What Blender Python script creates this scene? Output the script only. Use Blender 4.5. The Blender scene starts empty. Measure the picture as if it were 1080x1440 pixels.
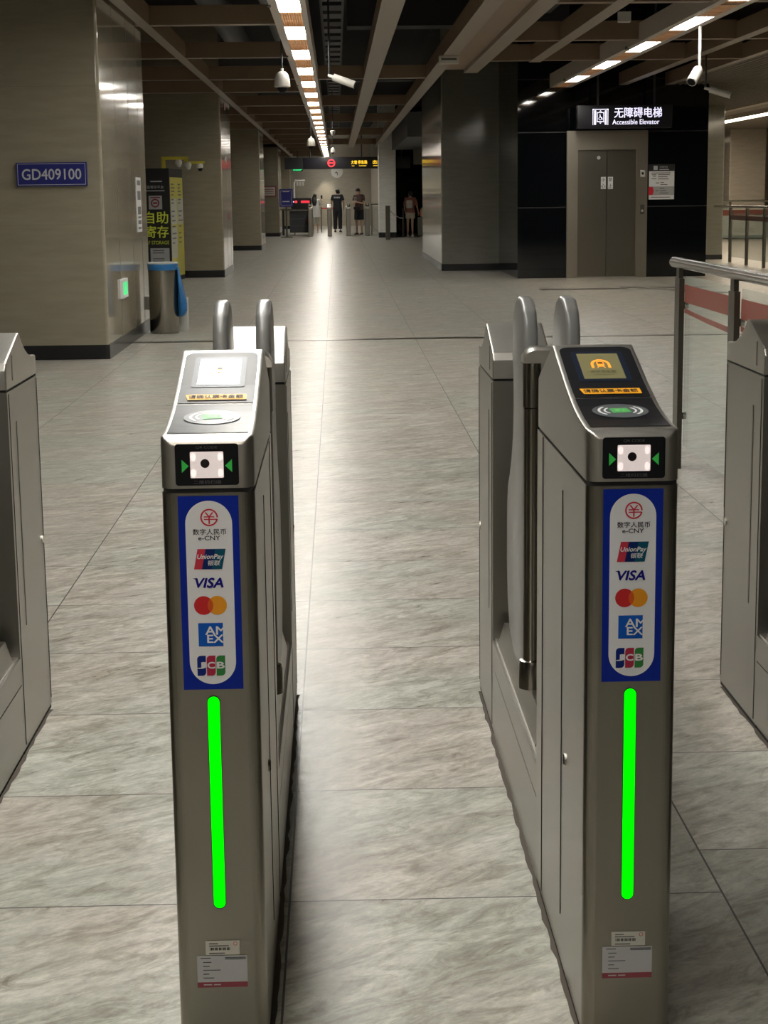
import bpy, bmesh, math, random
from mathutils import Vector, Matrix
random.seed(7)
SC = bpy.context.scene
COL = SC.collection
PI = math.pi
# ------------------------------------------------------------------ camera
CAMH = 1.42
pitch, yaw, roll = math.radians(10.3198), math.radians(1.41334), math.radians(0.70748)
cd = bpy.data.cameras.new('camera'); cam = bpy.data.objects.new('camera', cd); COL.objects.link(cam)
cd.sensor_fit = 'VERTICAL'; cd.sensor_height = 24.0; cd.lens = 2441.48 / 1440 * 24.0
cd.clip_start = 0.05; cd.clip_end = 300
fw = Vector((math.sin(yaw) * math.cos(pitch), math.cos(yaw) * math.cos(pitch), -math.sin(pitch)))
rt = Vector((math.cos(yaw), -math.sin(yaw), 0)); dn = fw.cross(rt)
rt2 = math.cos(roll) * rt + math.sin(roll) * dn
dn2 = -math.sin(roll) * rt + math.cos(roll) * dn
cam.matrix_world = Matrix(((rt2.x, -dn2.x, -fw.x, 0), (rt2.y, -dn2.y, -fw.y, 0), (rt2.z, -dn2.z, -fw.z, CAMH), (0, 0, 0, 1)))
SC.camera = cam
# ------------------------------------------------------------------ world, exposure
w = bpy.data.worlds.new('world'); SC.world = w; w.use_nodes = True
w.node_tree.nodes['Background'].inputs[0].default_value = (0.55, 0.52, 0.47, 1)
w.node_tree.nodes['Background'].inputs[1].default_value = 0.012
SC.view_settings.view_transform = 'Standard'; SC.view_settings.look = 'None'
SC.view_settings.exposure = 0.0; SC.view_settings.gamma = 1.0; SC.view_settings.use_curve_mapping = False
STRIP_E = 32.0      # emission of the white light panels
LOUVER_E = 5.5
FAR_E = 24.0
H = 3.2             # underside of the ceiling grid

# ------------------------------------------------------------------ materials
MATS = {}
def mat(name, color=(0.5, 0.5, 0.5), rough=0.5, metal=0.0, emit=None, es=1.0, coat=0.0, spec=0.5, alpha=None, trans=0.0, var=0.0, vscale=6.0, bump=0.0, stretch=(1, 1, 1), rvar=0.0):
    if name in MATS: return MATS[name]
    m = bpy.data.materials.new(name); m.use_nodes = True; MATS[name] = m
    nt = m.node_tree; b = nt.nodes['Principled BSDF']
    b.inputs['Base Color'].default_value = (*color, 1); b.inputs['Roughness'].default_value = rough
    b.inputs['Metallic'].default_value = metal; b.inputs['Coat Weight'].default_value = coat
    b.inputs['Coat Roughness'].default_value = 0.06
    b.inputs['Specular IOR Level'].default_value = spec; b.inputs['Transmission Weight'].default_value = trans
    if emit: b.inputs['Emission Color'].default_value = (*emit, 1); b.inputs['Emission Strength'].default_value = es
    if alpha is not None: b.inputs['Alpha'].default_value = alpha
    if var or bump or rvar:
        tc = nt.nodes.new('ShaderNodeTexCoord'); mp = nt.nodes.new('ShaderNodeMapping'); nz = nt.nodes.new('ShaderNodeTexNoise')
        mp.inputs['Scale'].default_value = stretch; nz.inputs['Scale'].default_value = vscale; nz.inputs['Detail'].default_value = 5
        nt.links.new(tc.outputs['Object'], mp.inputs[0]); nt.links.new(mp.outputs[0], nz.inputs['Vector'])
        if var:
            mr = nt.nodes.new('ShaderNodeMapRange'); mr.inputs[1].default_value = 0.3; mr.inputs[2].default_value = 0.7
            mr.inputs[3].default_value = 1 - var; mr.inputs[4].default_value = 1 + var
            mx = nt.nodes.new('ShaderNodeVectorMath'); mx.operation = 'SCALE'; mx.inputs[0].default_value = color
            nt.links.new(nz.outputs[0], mr.inputs[0]); nt.links.new(mr.outputs[0], mx.inputs['Scale']); nt.links.new(mx.outputs[0], b.inputs['Base Color'])
        if rvar:
            mr2 = nt.nodes.new('ShaderNodeMapRange'); mr2.inputs[1].default_value = 0.3; mr2.inputs[2].default_value = 0.7
            mr2.inputs[3].default_value = rough - rvar; mr2.inputs[4].default_value = rough + rvar
            nt.links.new(nz.outputs[0], mr2.inputs[0]); nt.links.new(mr2.outputs[0], b.inputs['Roughness'])
        if bump:
            bp = nt.nodes.new('ShaderNodeBump'); bp.inputs['Strength'].default_value = bump; bp.inputs['Distance'].default_value = 0.002
            nt.links.new(nz.outputs[0], bp.inputs['Height']); nt.links.new(bp.outputs[0], b.inputs['Normal'])
    return m

def marble_floor():
    m = bpy.data.materials.new('grey_stone_tile'); m.use_nodes = True; nt = m.node_tree; N = nt.nodes; L = nt.links; b = N['Principled BSDF']; b.inputs['Specular IOR Level'].default_value = 0.20
    tc = N.new('ShaderNodeTexCoord'); sp = N.new('ShaderNodeSeparateXYZ'); L.new(tc.outputs['Object'], sp.inputs[0])
    def mth(op, a, c=None, d=None):
        n = N.new('ShaderNodeMath'); n.operation = op
        for i, v in enumerate((a, c, d)):
            if v is None: continue
            if isinstance(v, (int, float)): n.inputs[i].default_value = v
            else: L.new(v, n.inputs[i])
        return n.outputs[0]
    u = mth('DIVIDE', mth('ADD', sp.outputs[0], 0.12), 0.89)
    cu = mth('FLOOR', u); fu = mth('FRACT', u)
    odd = mth('GREATER_THAN', cu, 0.5)
    v = mth('DIVIDE', mth('ADD', mth('ADD', sp.outputs[1], -3.36), mth('MULTIPLY', odd, -0.235)), 0.672)
    cv = mth('FLOOR', v); fv = mth('FRACT', v)
    eu = mth('MULTIPLY', mth('MINIMUM', fu, mth('SUBTRACT', 1.0, fu)), 0.89)
    ev = mth('MULTIPLY', mth('MINIMUM', fv, mth('SUBTRACT', 1.0, fv)), 0.672)
    ed = mth('MINIMUM', eu, ev); joint = mth('LESS_THAN', ed, 0.0022)
    # veins: long streaks nearly along x, shifted tile by tile
    cmb = N.new('ShaderNodeCombineXYZ'); L.new(mth('ADD', sp.outputs[0], mth('MULTIPLY', cv, 3.7)), cmb.inputs[0])
    L.new(mth('ADD', sp.outputs[1], mth('MULTIPLY', cu, 5.3)), cmb.inputs[1]); L.new(mth('MULTIPLY', mth('ADD', cu, cv), 1.9), cmb.inputs[2])
    mr0 = N.new('ShaderNodeMapping'); mr0.inputs['Rotation'].default_value = (0, 0, -0.62); L.new(cmb.outputs[0], mr0.inputs[0])
    mp = N.new('ShaderNodeMapping'); mp.inputs['Scale'].default_value = (2.0, 5.2, 1); L.new(mr0.outputs[0], mp.inputs[0])
    n1 = N.new('ShaderNodeTexNoise'); n1.inputs['Scale'].default_value = 1.6; n1.inputs['Detail'].default_value = 9; n1.inputs['Roughness'].default_value = 0.75; n1.inputs['Distortion'].default_value = 0.9
    L.new(mp.outputs[0], n1.inputs['Vector'])
    n2 = N.new('ShaderNodeTexNoise'); n2.inputs['Scale'].default_value = 3.0; n2.inputs['Detail'].default_value = 10; n2.inputs['Distortion'].default_value = 1.2; n2.inputs['Roughness'].default_value = 0.7
    L.new(mp.outputs[0], n2.inputs['Vector'])
    cr = N.new('ShaderNodeValToRGB'); e = cr.color_ramp.elements
    e[0].position = 0.30; e[0].color = (0.30, 0.285, 0.26, 1); e[1].position = 0.70; e[1].color = (0.53, 0.525, 0.49, 1)
    x = cr.color_ramp.elements.new(0.47); x.color = (0.365, 0.36, 0.325, 1)
    L.new(n1.outputs[0], cr.inputs[0])
    cr2 = N.new('ShaderNodeValToRGB'); e = cr2.color_ramp.elements
    e[0].position = 0.38; e[0].color = (0.66, 0.63, 0.585, 1); e[1].position = 0.54; e[1].color = (1.05, 1.05, 1.05, 1)
    L.new(n2.outputs[0], cr2.inputs[0])
    mx = N.new('ShaderNodeMix'); mx.data_type = 'RGBA'; mx.blend_type = 'MULTIPLY'; mx.inputs[0].default_value = 1.0
    L.new(cr.outputs[0], mx.inputs[6]); L.new(cr2.outputs[0], mx.inputs[7])
    n3 = N.new('ShaderNodeTexNoise'); n3.inputs['Scale'].default_value = 14.0; n3.inputs['Detail'].default_value = 10; n3.inputs['Roughness'].default_value = 0.8; L.new(mp.outputs[0], n3.inputs['Vector'])
    c3 = N.new('ShaderNodeValToRGB'); e = c3.color_ramp.elements; e[0].position = 0.36; e[0].color = (0.80, 0.79, 0.78, 1); e[1].position = 0.66; e[1].color = (1.25, 1.24, 1.22, 1); L.new(n3.outputs[0], c3.inputs[0])
    n4 = N.new('ShaderNodeTexNoise'); n4.inputs['Scale'].default_value = 1.1; n4.inputs['Detail'].default_value = 3; L.new(cmb.outputs[0], n4.inputs['Vector'])
    c4 = N.new('ShaderNodeValToRGB'); e = c4.color_ramp.elements; e[0].position = 0.40; e[0].color = (0.97, 1.0, 0.97, 1); e[1].position = 0.60; e[1].color = (1.04, 0.98, 0.96, 1); L.new(n4.outputs[0], c4.inputs[0])
    ma = N.new('ShaderNodeMix'); ma.data_type = 'RGBA'; ma.blend_type = 'MULTIPLY'; ma.inputs[0].default_value = 1.0; L.new(mx.outputs[2], ma.inputs[6]); L.new(c3.outputs[0], ma.inputs[7])
    mb_ = N.new('ShaderNodeMix'); mb_.data_type = 'RGBA'; mb_.blend_type = 'MULTIPLY'; mb_.inputs[0].default_value = 1.0; L.new(ma.outputs[2], mb_.inputs[6]); L.new(c4.outputs[0], mb_.inputs[7]); mx = mb_
    mj = N.new('ShaderNodeMix'); mj.data_type = 'RGBA'; L.new(joint, mj.inputs[0]); L.new(mx.outputs[2], mj.inputs[6]); mj.inputs[7].default_value = (0.05, 0.047, 0.042, 1)
    L.new(mj.outputs[2], b.inputs['Base Color'])
    mr = N.new('ShaderNodeMapRange'); mr.inputs[1].default_value = 0.3; mr.inputs[2].default_value = 0.7; mr.inputs[3].default_value = 0.26; mr.inputs[4].default_value = 0.40
    L.new(n2.outputs[0], mr.inputs[0]); L.new(mr.outputs[0], b.inputs['Roughness'])
    bp = N.new('ShaderNodeBump'); bp.inputs['Strength'].default_value = 0.15; bp.inputs['Distance'].default_value = 0.002
    L.new(n2.outputs[0], bp.inputs['Height']); L.new(bp.outputs[0], b.inputs['Normal'])
    return m
M_FLOOR = marble_floor()

def wall_tile(name, color, rough, pw, ph, bumpy=0.05):
    """large glazed wall panels with fine joints; object space: width along x+y, height z"""
    m = bpy.data.materials.new(name); m.use_nodes = True; nt = m.node_tree; N = nt.nodes; L = nt.links; b = N['Principled BSDF']
    tc = N.new('ShaderNodeTexCoord'); sp = N.new('ShaderNodeSeparateXYZ'); L.new(tc.outputs['Object'], sp.inputs[0])
    def mth(op, a, c):
        n = N.new('ShaderNodeMath'); n.operation = op
        for i, v in enumerate((a, c)):
            if isinstance(v, (int, float)): n.inputs[i].default_value = v
            else: L.new(v, n.inputs[i])
        return n.outputs[0]
    fz = mth('FRACT', mth('DIVIDE', sp.outputs[2], ph), 0.0)
    j = mth('LESS_THAN', fz, 0.004 / ph)
    nz = N.new('ShaderNodeTexNoise'); nz.inputs['Scale'].default_value = 3; nz.inputs['Detail'].default_value = 4
    mp = N.new('ShaderNodeMapping'); mp.inputs['Scale'].default_value = (1, 1, 6); L.new(tc.outputs['Object'], mp.inputs[0]); L.new(mp.outputs[0], nz.inputs['Vector'])
    cr = N.new('ShaderNodeValToRGB'); e = cr.color_ramp.elements; e[0].position = 0.35; e[1].position = 0.65
    e[0].color = (*[c * 0.93 for c in color], 1); e[1].color = (*[c * 1.05 for c in color], 1); L.new(nz.outputs[0], cr.inputs[0])
    mj = N.new('ShaderNodeMix'); mj.data_type = 'RGBA'; L.new(j, mj.inputs[0]); L.new(cr.outputs[0], mj.inputs[6]); mj.inputs[7].default_value = (*[c * 0.85 for c in color], 1)
    L.new(mj.outputs[2], b.inputs['Base Color']); b.inputs['Roughness'].default_value = rough
    bp = N.new('ShaderNodeBump'); bp.inputs['Strength'].default_value = bumpy; bp.inputs['Distance'].default_value = 0.01
    n2 = N.new('ShaderNodeTexNoise'); n2.inputs['Scale'].default_value = 1.3; L.new(tc.outputs['Object'], n2.inputs['Vector'])
    L.new(n2.outputs[0], bp.inputs['Height']); L.new(bp.outputs[0], b.inputs['Normal'])
    return m
M_COL = wall_tile('beige_glazed_panel', (0.31, 0.275, 0.205), 0.09, 1.0, 1.2, 0.006)
M_WALL = wall_tile('beige_wall_panel', (0.37, 0.335, 0.27), 0.45, 1.2, 1.2)
M_COLG = wall_tile('grey_green_glazed_panel', (0.20, 0.195, 0.16), 0.09, 1.0, 1.2, 0.008)
M_WHITEP = wall_tile('white_wall_panel', (0.80, 0.80, 0.76), 0.45, 1.0, 1.2)

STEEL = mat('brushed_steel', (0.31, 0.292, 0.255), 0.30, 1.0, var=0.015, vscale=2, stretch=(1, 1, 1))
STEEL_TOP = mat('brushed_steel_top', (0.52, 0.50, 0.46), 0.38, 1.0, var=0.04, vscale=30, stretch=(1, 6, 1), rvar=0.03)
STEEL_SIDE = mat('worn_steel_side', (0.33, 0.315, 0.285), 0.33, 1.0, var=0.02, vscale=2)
CHROME = mat('polished_steel', (0.58, 0.56, 0.51), 0.27, 1.0)
RAILM = mat('rail_steel', (0.40, 0.375, 0.33), 0.2, 1.0)
DARKSTEEL = mat('dark_steel', (0.20, 0.19, 0.17), 0.35, 1.0)
SEAM = mat('dark_seam', (0.02, 0.02, 0.02), 0.7)
FLAP = mat('grey_flap_plastic', (0.16, 0.158, 0.15), 0.35, 0.0, coat=0.1)
BLACKG = mat('black_gloss', (0.012, 0.012, 0.014), 0.34, 0.0, spec=0.10)
BLACKM = mat('black_matt', (0.015, 0.015, 0.016), 0.5)
LCD = mat('lcd_screen', (0.12, 0.11, 0.055), 0.05, coat=0.3, emit=(0.36, 0.32, 0.15), es=0.30)
LCDFR = mat('lcd_frame_blue', (0.012, 0.018, 0.035), 0.32, spec=0.12)
ORANGE_E = mat('orange_pictogram', (0.9, 0.3, 0.03), 0.3, emit=(1.0, 0.33, 0.03), es=0.75)
LCDINK = mat('lcd_ink', (0.05, 0.045, 0.02), 0.4, spec=0.15)
YELLOWL = mat('orange_label', (0.85, 0.40, 0.02), 0.4, spec=0.15)
INK = mat('black_ink', (0.02, 0.02, 0.025), 0.5, spec=0.15)
GREYINK = mat('grey_ink', (0.12, 0.12, 0.13), 0.5)
PANEL_TXT = mat('faded_grey_print', (0.10, 0.10, 0.11), 0.5)
READER_OV = mat('reader_oval_grey', (0.10, 0.11, 0.12), 0.3, spec=0.15)
WHITE = mat('white_print', (0.80, 0.80, 0.80), 0.45)
GREENC = mat('green_card_print', (0.10, 0.42, 0.12), 0.4, spec=0.15)
GREEN_E = mat('green_led_strip', (0.0, 0.3, 0.0), 0.6, spec=0.05, emit=(0.0, 1.0, 0.0), es=1.15)
ARROW_G = mat('green_arrow', (0.03, 0.30, 0.05), 0.4, emit=(0.03, 0.5, 0.06), es=0.25)
SCAN_E = mat('scanner_light', (0.7, 0.62, 0.6), 0.4, emit=(1.0, 0.86, 0.82), es=0.42)
SCAN_HOT = mat('scanner_corner_lamp', (0.9, 0.8, 0.78), 0.4, emit=(1.0, 0.82, 0.78), es=0.85)
LENS = mat('scanner_lens', (0.015, 0.012, 0.012), 0.15)
ST_BLUE = mat('sticker_blue', (0.003, 0.022, 0.30), 0.4, spec=0.2)
ST_WHITE = mat('sticker_white', (0.80, 0.80, 0.82), 0.4)
RED = mat('logo_red', (0.62, 0.02, 0.04), 0.4)
UP_RED = mat('logo_card_red', (0.60, 0.03, 0.06), 0.4)
UP_BLUE = mat('logo_card_blue', (0.004, 0.02, 0.13), 0.4, spec=0.2)
UP_TEAL = mat('logo_card_teal', (0.004, 0.09, 0.15), 0.4, spec=0.2)
VISA_B = mat('logo_letter_blue', (0.008, 0.008, 0.22), 0.4, spec=0.2)
MC_R = mat('card_circle_red', (0.62, 0.015, 0.02), 0.4)
MC_Y = mat('card_circle_orange', (0.82, 0.32, 0.01), 0.4)
MC_O = mat('card_circle_overlap', (0.72, 0.10, 0.01), 0.4)
AX_B = mat('card_blue', (0.004, 0.10, 0.50), 0.4, spec=0.2)
JC_B = mat('logo_stripe_blue', (0.004, 0.02, 0.20), 0.4, spec=0.2)
JC_R = mat('logo_stripe_red', (0.45, 0.01, 0.05), 0.4)
JC_G = mat('logo_stripe_green', (0.02, 0.22, 0.04), 0.4)
LAB_W = mat('label_paper', (0.48, 0.48, 0.49), 0.5)
LAB_C = mat('label_cream', (0.58, 0.57, 0.50), 0.5)
LAB_R = mat('label_maroon', (0.28, 0.05, 0.07), 0.5)
BEAM = mat('bronze_beam', (0.24, 0.165, 0.105), 0.42, 0.0, var=0.05, vscale=2)
BEAML = mat('bronze_beam_light', (0.29, 0.24, 0.19), 0.40, 0.0)
FRAMEW = mat('strip_frame_white', (0.55, 0.48, 0.42), 0.4)
LIGHT = mat('light_panel_white', (0.9, 0.9, 0.9), 0.5, emit=(1.0, 0.98, 0.91), es=STRIP_E)
LOUV = mat('louver_amber', (0.6, 0.35, 0.15), 0.5, emit=(1.0, 0.50, 0.18), es=LOUVER_E)
LOUVW = mat('louver_slit', (0.9, 0.7, 0.5), 0.5, emit=(1.0, 0.80, 0.55), es=LOUVER_E * 2.2)
LFAR = mat('light_panel_far', (0.9, 0.9, 0.9), 0.5, emit=(1.0, 0.86, 0.66), es=FAR_E)
VOID = mat('black_ceiling_paint', (0.012, 0.013, 0.017), 0.9)
DUCT = mat('dark_duct', (0.035, 0.036, 0.04), 0.6)
DUCTL = mat('grey_duct', (0.10, 0.105, 0.11), 0.6)
BGLASS = mat('black_glass', (0.004, 0.005, 0.007), 0.035, 0.0, spec=0.6)
PLINTH = mat('black_plinth', (0.012, 0.012, 0.014), 0.25)
BASEST = mat('steel_skirting', (0.22, 0.20, 0.17), 0.3, 1.0)
EL_ST = mat('elevator_steel', (0.42, 0.385, 0.32), 0.33, 1.0, var=0.03, vscale=1.5)
EL_DOOR = mat('elevator_door_steel', (0.26, 0.235, 0.195), 0.30, 1.0, var=0.03, vscale=1.5)
SIGNBLK = mat('sign_black', (0.012, 0.011, 0.016), 0.3)
SIGN_E = mat('sign_white_lit', (0.9, 0.9, 0.95), 0.4, emit=(0.84, 0.80, 1.0), es=1.05)
YEL_E = mat('sign_yellow_lit', (0.9, 0.7, 0.05), 0.4, emit=(1.0, 0.62, 0.03), es=1.1)
RED_E = mat('sign_red_lit', (0.9, 0.05, 0.05), 0.4, emit=(1.0, 0.03, 0.06), es=1.1)
GRN_E = mat('sign_green_lit', (0.05, 0.7, 0.2), 0.4, emit=(0.02, 0.75, 0.22), es=0.9)
PLBLUE = mat('plate_blue', (0.012, 0.016, 0.17), 0.4)
PLTEXT = mat('plate_white_text', (0.55, 0.55, 0.58), 0.4)
CAMW = mat('camera_white', (0.62, 0.60, 0.55), 0.35)
YELP = mat('yellow_paint', (0.62, 0.52, 0.04), 0.4)
YELPAPER = mat('yellow_poster', (0.55, 0.50, 0.10), 0.5)
PALEP = mat('pale_poster', (0.52, 0.52, 0.44), 0.5)
LIMETXT = mat('lime_text', (0.50, 0.55, 0.05), 0.5, emit=(0.5, 0.55, 0.05), es=0.12)
BAG = mat('blue_plastic_bag', (0.02, 0.16, 0.42), 0.35, var=0.2, vscale=12)
GLASS = mat('clear_glass', (0.55, 0.66, 0.60), 0.02, alpha=0.20, spec=0.5)
REDFILM = mat('red_glass_film', (0.30, 0.085, 0.065), 0.35, alpha=0.8)
POSTM = mat('dark_rail_post', (0.12, 0.11, 0.09), 0.35, 0.85)
RIB = mat('ribbed_ceiling', (0.20, 0.165, 0.13), 0.6)
SKIN = mat('skin', (0.52, 0.33, 0.23), 0.6); HAIR = mat('black_hair', (0.012, 0.010, 0.010), 0.5)
CL_WHITE = mat('white_cloth', (0.60, 0.60, 0.58), 0.8); CL_BLACK = mat('black_uniform', (0.012, 0.013, 0.018), 0.8)
CL_BROWN = mat('brown_shirt', (0.10, 0.055, 0.045), 0.8); CL_DARK = mat('dark_shorts', (0.015, 0.014, 0.018), 0.8)
CL_RED = mat('patterned_red_top', (0.34, 0.14, 0.11), 0.8, var=0.5, vscale=40); CL_BEIGE = mat('beige_shorts', (0.52, 0.46, 0.36), 0.8)
CL_PALE = mat('pale_trousers', (0.42, 0.42, 0.36), 0.8); SHOE = mat('dark_shoe', (0.02, 0.02, 0.02), 0.6); SHOEW = mat('white_shoe', (0.6, 0.6, 0.6), 0.6)
BAGC = mat('cream_backpack', (0.55, 0.50, 0.44), 0.7); SUIT = mat('grey_green_suitcase', (0.16, 0.16, 0.12), 0.4)
PHONE = mat('phone_black', (0.02, 0.02, 0.02), 0.2)

# ------------------------------------------------------------------ geometry helpers
_tc = {}
def text_geo(s, bold=0.0, spacing=1.0):
    """flat outline of a line of text, height 1 unit em, centred; returns verts2d, faces, width, height"""
    k = (s, bold, spacing)
    if k in _tc: return _tc[k]
    cu = bpy.data.curves.new('t', 'FONT'); cu.body = s; cu.size = 1; cu.offset = bold; cu.space_character = spacing; cu.resolution_u = 3
    o = bpy.data.objects.new('t', cu); COL.objects.link(o); bpy.context.view_layer.update()
    dg = bpy.context.evaluated_depsgraph_get(); me = bpy.data.meshes.new_from_object(o.evaluated_get(dg))
    vs = [(v.co.x, v.co.y) for v in me.vertices]; fs = [tuple(p.vertices) for p in me.polygons]
    bpy.data.objects.remove(o); bpy.data.meshes.remove(me); bpy.data.curves.remove(cu)
    x0 = min(v[0] for v in vs); x1 = max(v[0] for v in vs); y0 = min(v[1] for v in vs); y1 = max(v[1] for v in vs)
    vs = [(v[0] - (x0 + x1) / 2, v[1] - (y0 + y1) / 2) for v in vs]
    _tc[k] = (vs, fs, x1 - x0, y1 - y0); return _tc[k]

def rrect(x0, x1, z0, z1, r, n=6):
    r = min(r, (x1 - x0) / 2 - 1e-6, (z1 - z0) / 2 - 1e-6); P = []
    for cx, cz, a0 in ((x1 - r, z1 - r, 0), (x0 + r, z1 - r, 90), (x0 + r, z0 + r, 180), (x1 - r, z0 + r, 270)):
        for i in range(n + 1):
            a = math.radians(a0 + 90 * i / n); P.append((cx + r * math.cos(a), cz + r * math.sin(a)))
    return P
def circ(cx, cy, rx, ry=None, n=28, a0=0, a1=360):
    ry = rx if ry is None else ry
    m = n if a1 - a0 >= 360 else n + 1
    return [(cx + rx * math.cos(math.radians(a0 + (a1 - a0) * i / n)), cy + ry * math.sin(math.radians(a0 + (a1 - a0) * i / n))) for i in range(m)]
class Fr:   # a plane to lay flat print on: origin, u, v, normal
    def __init__(s, O, U=(1, 0, 0), V=(0, 0, 1), Nn=(0, -1, 0)):
        s.O = Vector(O); s.U = Vector(U).normalized(); s.V = Vector(V).normalized(); s.N = Vector(Nn).normalized()
    def p(s, u, v, n=0.0): return s.O + s.U * u + s.V * v + s.N * n

class MB:
    def __init__(s): s.v = []; s.f = []; s.m = []; s.mats = []; s.sm = []
    def mi(s, m):
        if m not in s.mats: s.mats.append(m)
        return s.mats.index(m)
    def add(s, vs, fs, m, smooth=False):
        o = len(s.v); s.v += [tuple(v) for v in vs]; k = s.mi(m)
        for f in fs: s.f.append(tuple(i + o for i in f)); s.m.append(k); s.sm.append(smooth)
        return s
    def box(s, x0, x1, y0, y1, z0, z1, m):
        vs = [(x, y, z) for z in (z0, z1) for y in (y0, y1) for x in (x0, x1)]
        return s.add(vs, [(0, 2, 3, 1), (4, 5, 7, 6), (0, 1, 5, 4), (2, 6, 7, 3), (0, 4, 6, 2), (1, 3, 7, 5)], m)
    def rbox(s, x0, x1, y0, y1, z0, z1, r, m, axis='z', n=5, smooth=False):
        if axis == 'z': return s.prism([(a, b) for a, b in rrect(x0, x1, y0, y1, r, n)], z0, z1, m, 'z')
        if axis == 'y': return s.prism(rrect(x0, x1, z0, z1, r, n), y0, y1, m, 'y')
        return s.prism(rrect(y0, y1, z0, z1, r, n), x0, x1, m, 'x')
    def prism(s, poly, a, b, m, axis='z'):
        n = len(poly)
        def P(u, v, t): return (u, v, t) if axis == 'z' else ((u, t, v) if axis == 'y' else (t, u, v))
        vs = [P(u, v, a) for u, v in poly] + [P(u, v, b) for u, v in poly]
        fs = [tuple(range(n))[::-1], tuple(range(n, 2 * n))] + [(i, (i + 1) % n, n + (i + 1) % n, n + i) for i in range(n)]
        return s.add(vs, fs, m)
    def loft(s, secs, m, caps=True, smooth=False, closed=True):
        n = len(secs[0]); vs = [p for q in secs for p in q]; fs = []
        for i in range(len(secs) - 1):
            for j in range(n if closed else n - 1):
                k = (j + 1) % n; fs.append((i * n + j, i * n + k, (i + 1) * n + k, (i + 1) * n + j))
        if caps: fs.append(tuple(range(n))[::-1]); fs.append(tuple(range((len(secs) - 1) * n, len(secs) * n)))
        return s.add(vs, fs, m, smooth)
    def cyl(s, p0, p1, r0, m, r1=None, n=20, caps=True):
        return s.tube([p0, p1], [r0, r0 if r1 is None else r1], m, n, caps)
    def tube(s, pts, rs, m, n=12, caps=True):
        pts = [Vector(p) for p in pts]
        if isinstance(rs, (int, float)): rs = [rs] * len(pts)
        secs = []; up = None
        for i, p in enumerate(pts):
            d = (pts[min(i + 1, len(pts) - 1)] - pts[max(i - 1, 0)])
            d = d.normalized() if d.length > 1e-9 else Vector((0, 0, 1))
            if up is None: up = Vector((0, 0, 1)) if abs(d.z) < 0.9 else Vector((1, 0, 0))
            a = d.cross(up).normalized(); b = a.cross(d).normalized(); up = b
            secs.append([p + rs[i] * (a * math.cos(2 * PI * j / n) + b * math.sin(2 * PI * j / n)) for j in range(n)])
        return s.loft(secs, m, caps, True)
    def lathe(s, prof, m, c=(0, 0, 0), n=24, sy=1.0):
        secs = [[(c[0] + r * math.cos(2 * PI * j / n), c[1] + sy * r * math.sin(2 * PI * j / n), c[2] + z) for j in range(n)] for r, z in prof]
        return s.loft(secs, m, True, True)
    def ell(s, c, r, m, n=14):
        r = (r, r, r) if isinstance(r, (int, float)) else r
        secs = []
        for i in range(n + 1):
            t = PI * (i + 0.001) / (n + 0.002) - PI / 2; q = max(math.cos(t), 0.002)
            secs.append([(c[0] + r[0] * q * math.cos(2 * PI * j / (2 * n)), c[1] + r[1] * q * math.sin(2 * PI * j / (2 * n)), c[2] + r[2] * math.sin(t)) for j in range(2 * n)])
        return s.loft(secs, m, True, True)
    # flat print
    def poly(s, fr, pts, m, n=0.0):
        return s.add([fr.p(u, v, n) for u, v in pts], [tuple(range(len(pts)))], m)
    def rect(s, fr, u0, u1, v0, v1, m, n=0.0): return s.poly(fr, [(u0, v0), (u1, v0), (u1, v1), (u0, v1)], m, n)
    def ring(s, fr, cx, cy, r0, r1, m, n=0.0, seg=36, a0=0, a1=360, ey=1.0):
        A = [(cx + r0 * math.cos(math.radians(a0 + (a1 - a0) * i / seg)), cy + ey * r0 * math.sin(math.radians(a0 + (a1 - a0) * i / seg))) for i in range(seg + 1)]
        B = [(cx + r1 * math.cos(math.radians(a0 + (a1 - a0) * i / seg)), cy + ey * r1 * math.sin(math.radians(a0 + (a1 - a0) * i / seg))) for i in range(seg + 1)]
        vs = [fr.p(u, v, n) for u, v in A + B]; k = seg + 1
        return s.add(vs, [(i, i + 1, k + i + 1, k + i) for i in range(seg)], m)
    def line(s, fr, a, b, w_, m, n=0.0):
        d = Vector((b[0] - a[0], b[1] - a[1])); d.normalize(); q = Vector((-d.y, d.x)) * w_ / 2
        return s.poly(fr, [(a[0] + q.x, a[1] + q.y), (b[0] + q.x, b[1] + q.y), (b[0] - q.x, b[1] - q.y), (a[0] - q.x, a[1] - q.y)], m, n)
    def text(s, fr, txt, u, v, m, h=None, width=None, bold=0.0, n=0.0, shear=0.0, spacing=1.0):
        vs, fs, tw, th = text_geo(txt, 0.0, spacing)
        sy = h / th if h else width / tw; sx = width / tw if width else sy
        for k, (a, b) in enumerate([(0, 0)] if not bold else [(0, 0), (1, 0), (-1, 0), (0, 1), (0, -1)]):
            s.add([fr.p(u + (x + shear * y + a * bold) * sx, v + (y + b * bold) * sy, n + k * 0.006 * th * sy) for x, y in vs], fs, m)
        return s
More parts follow.
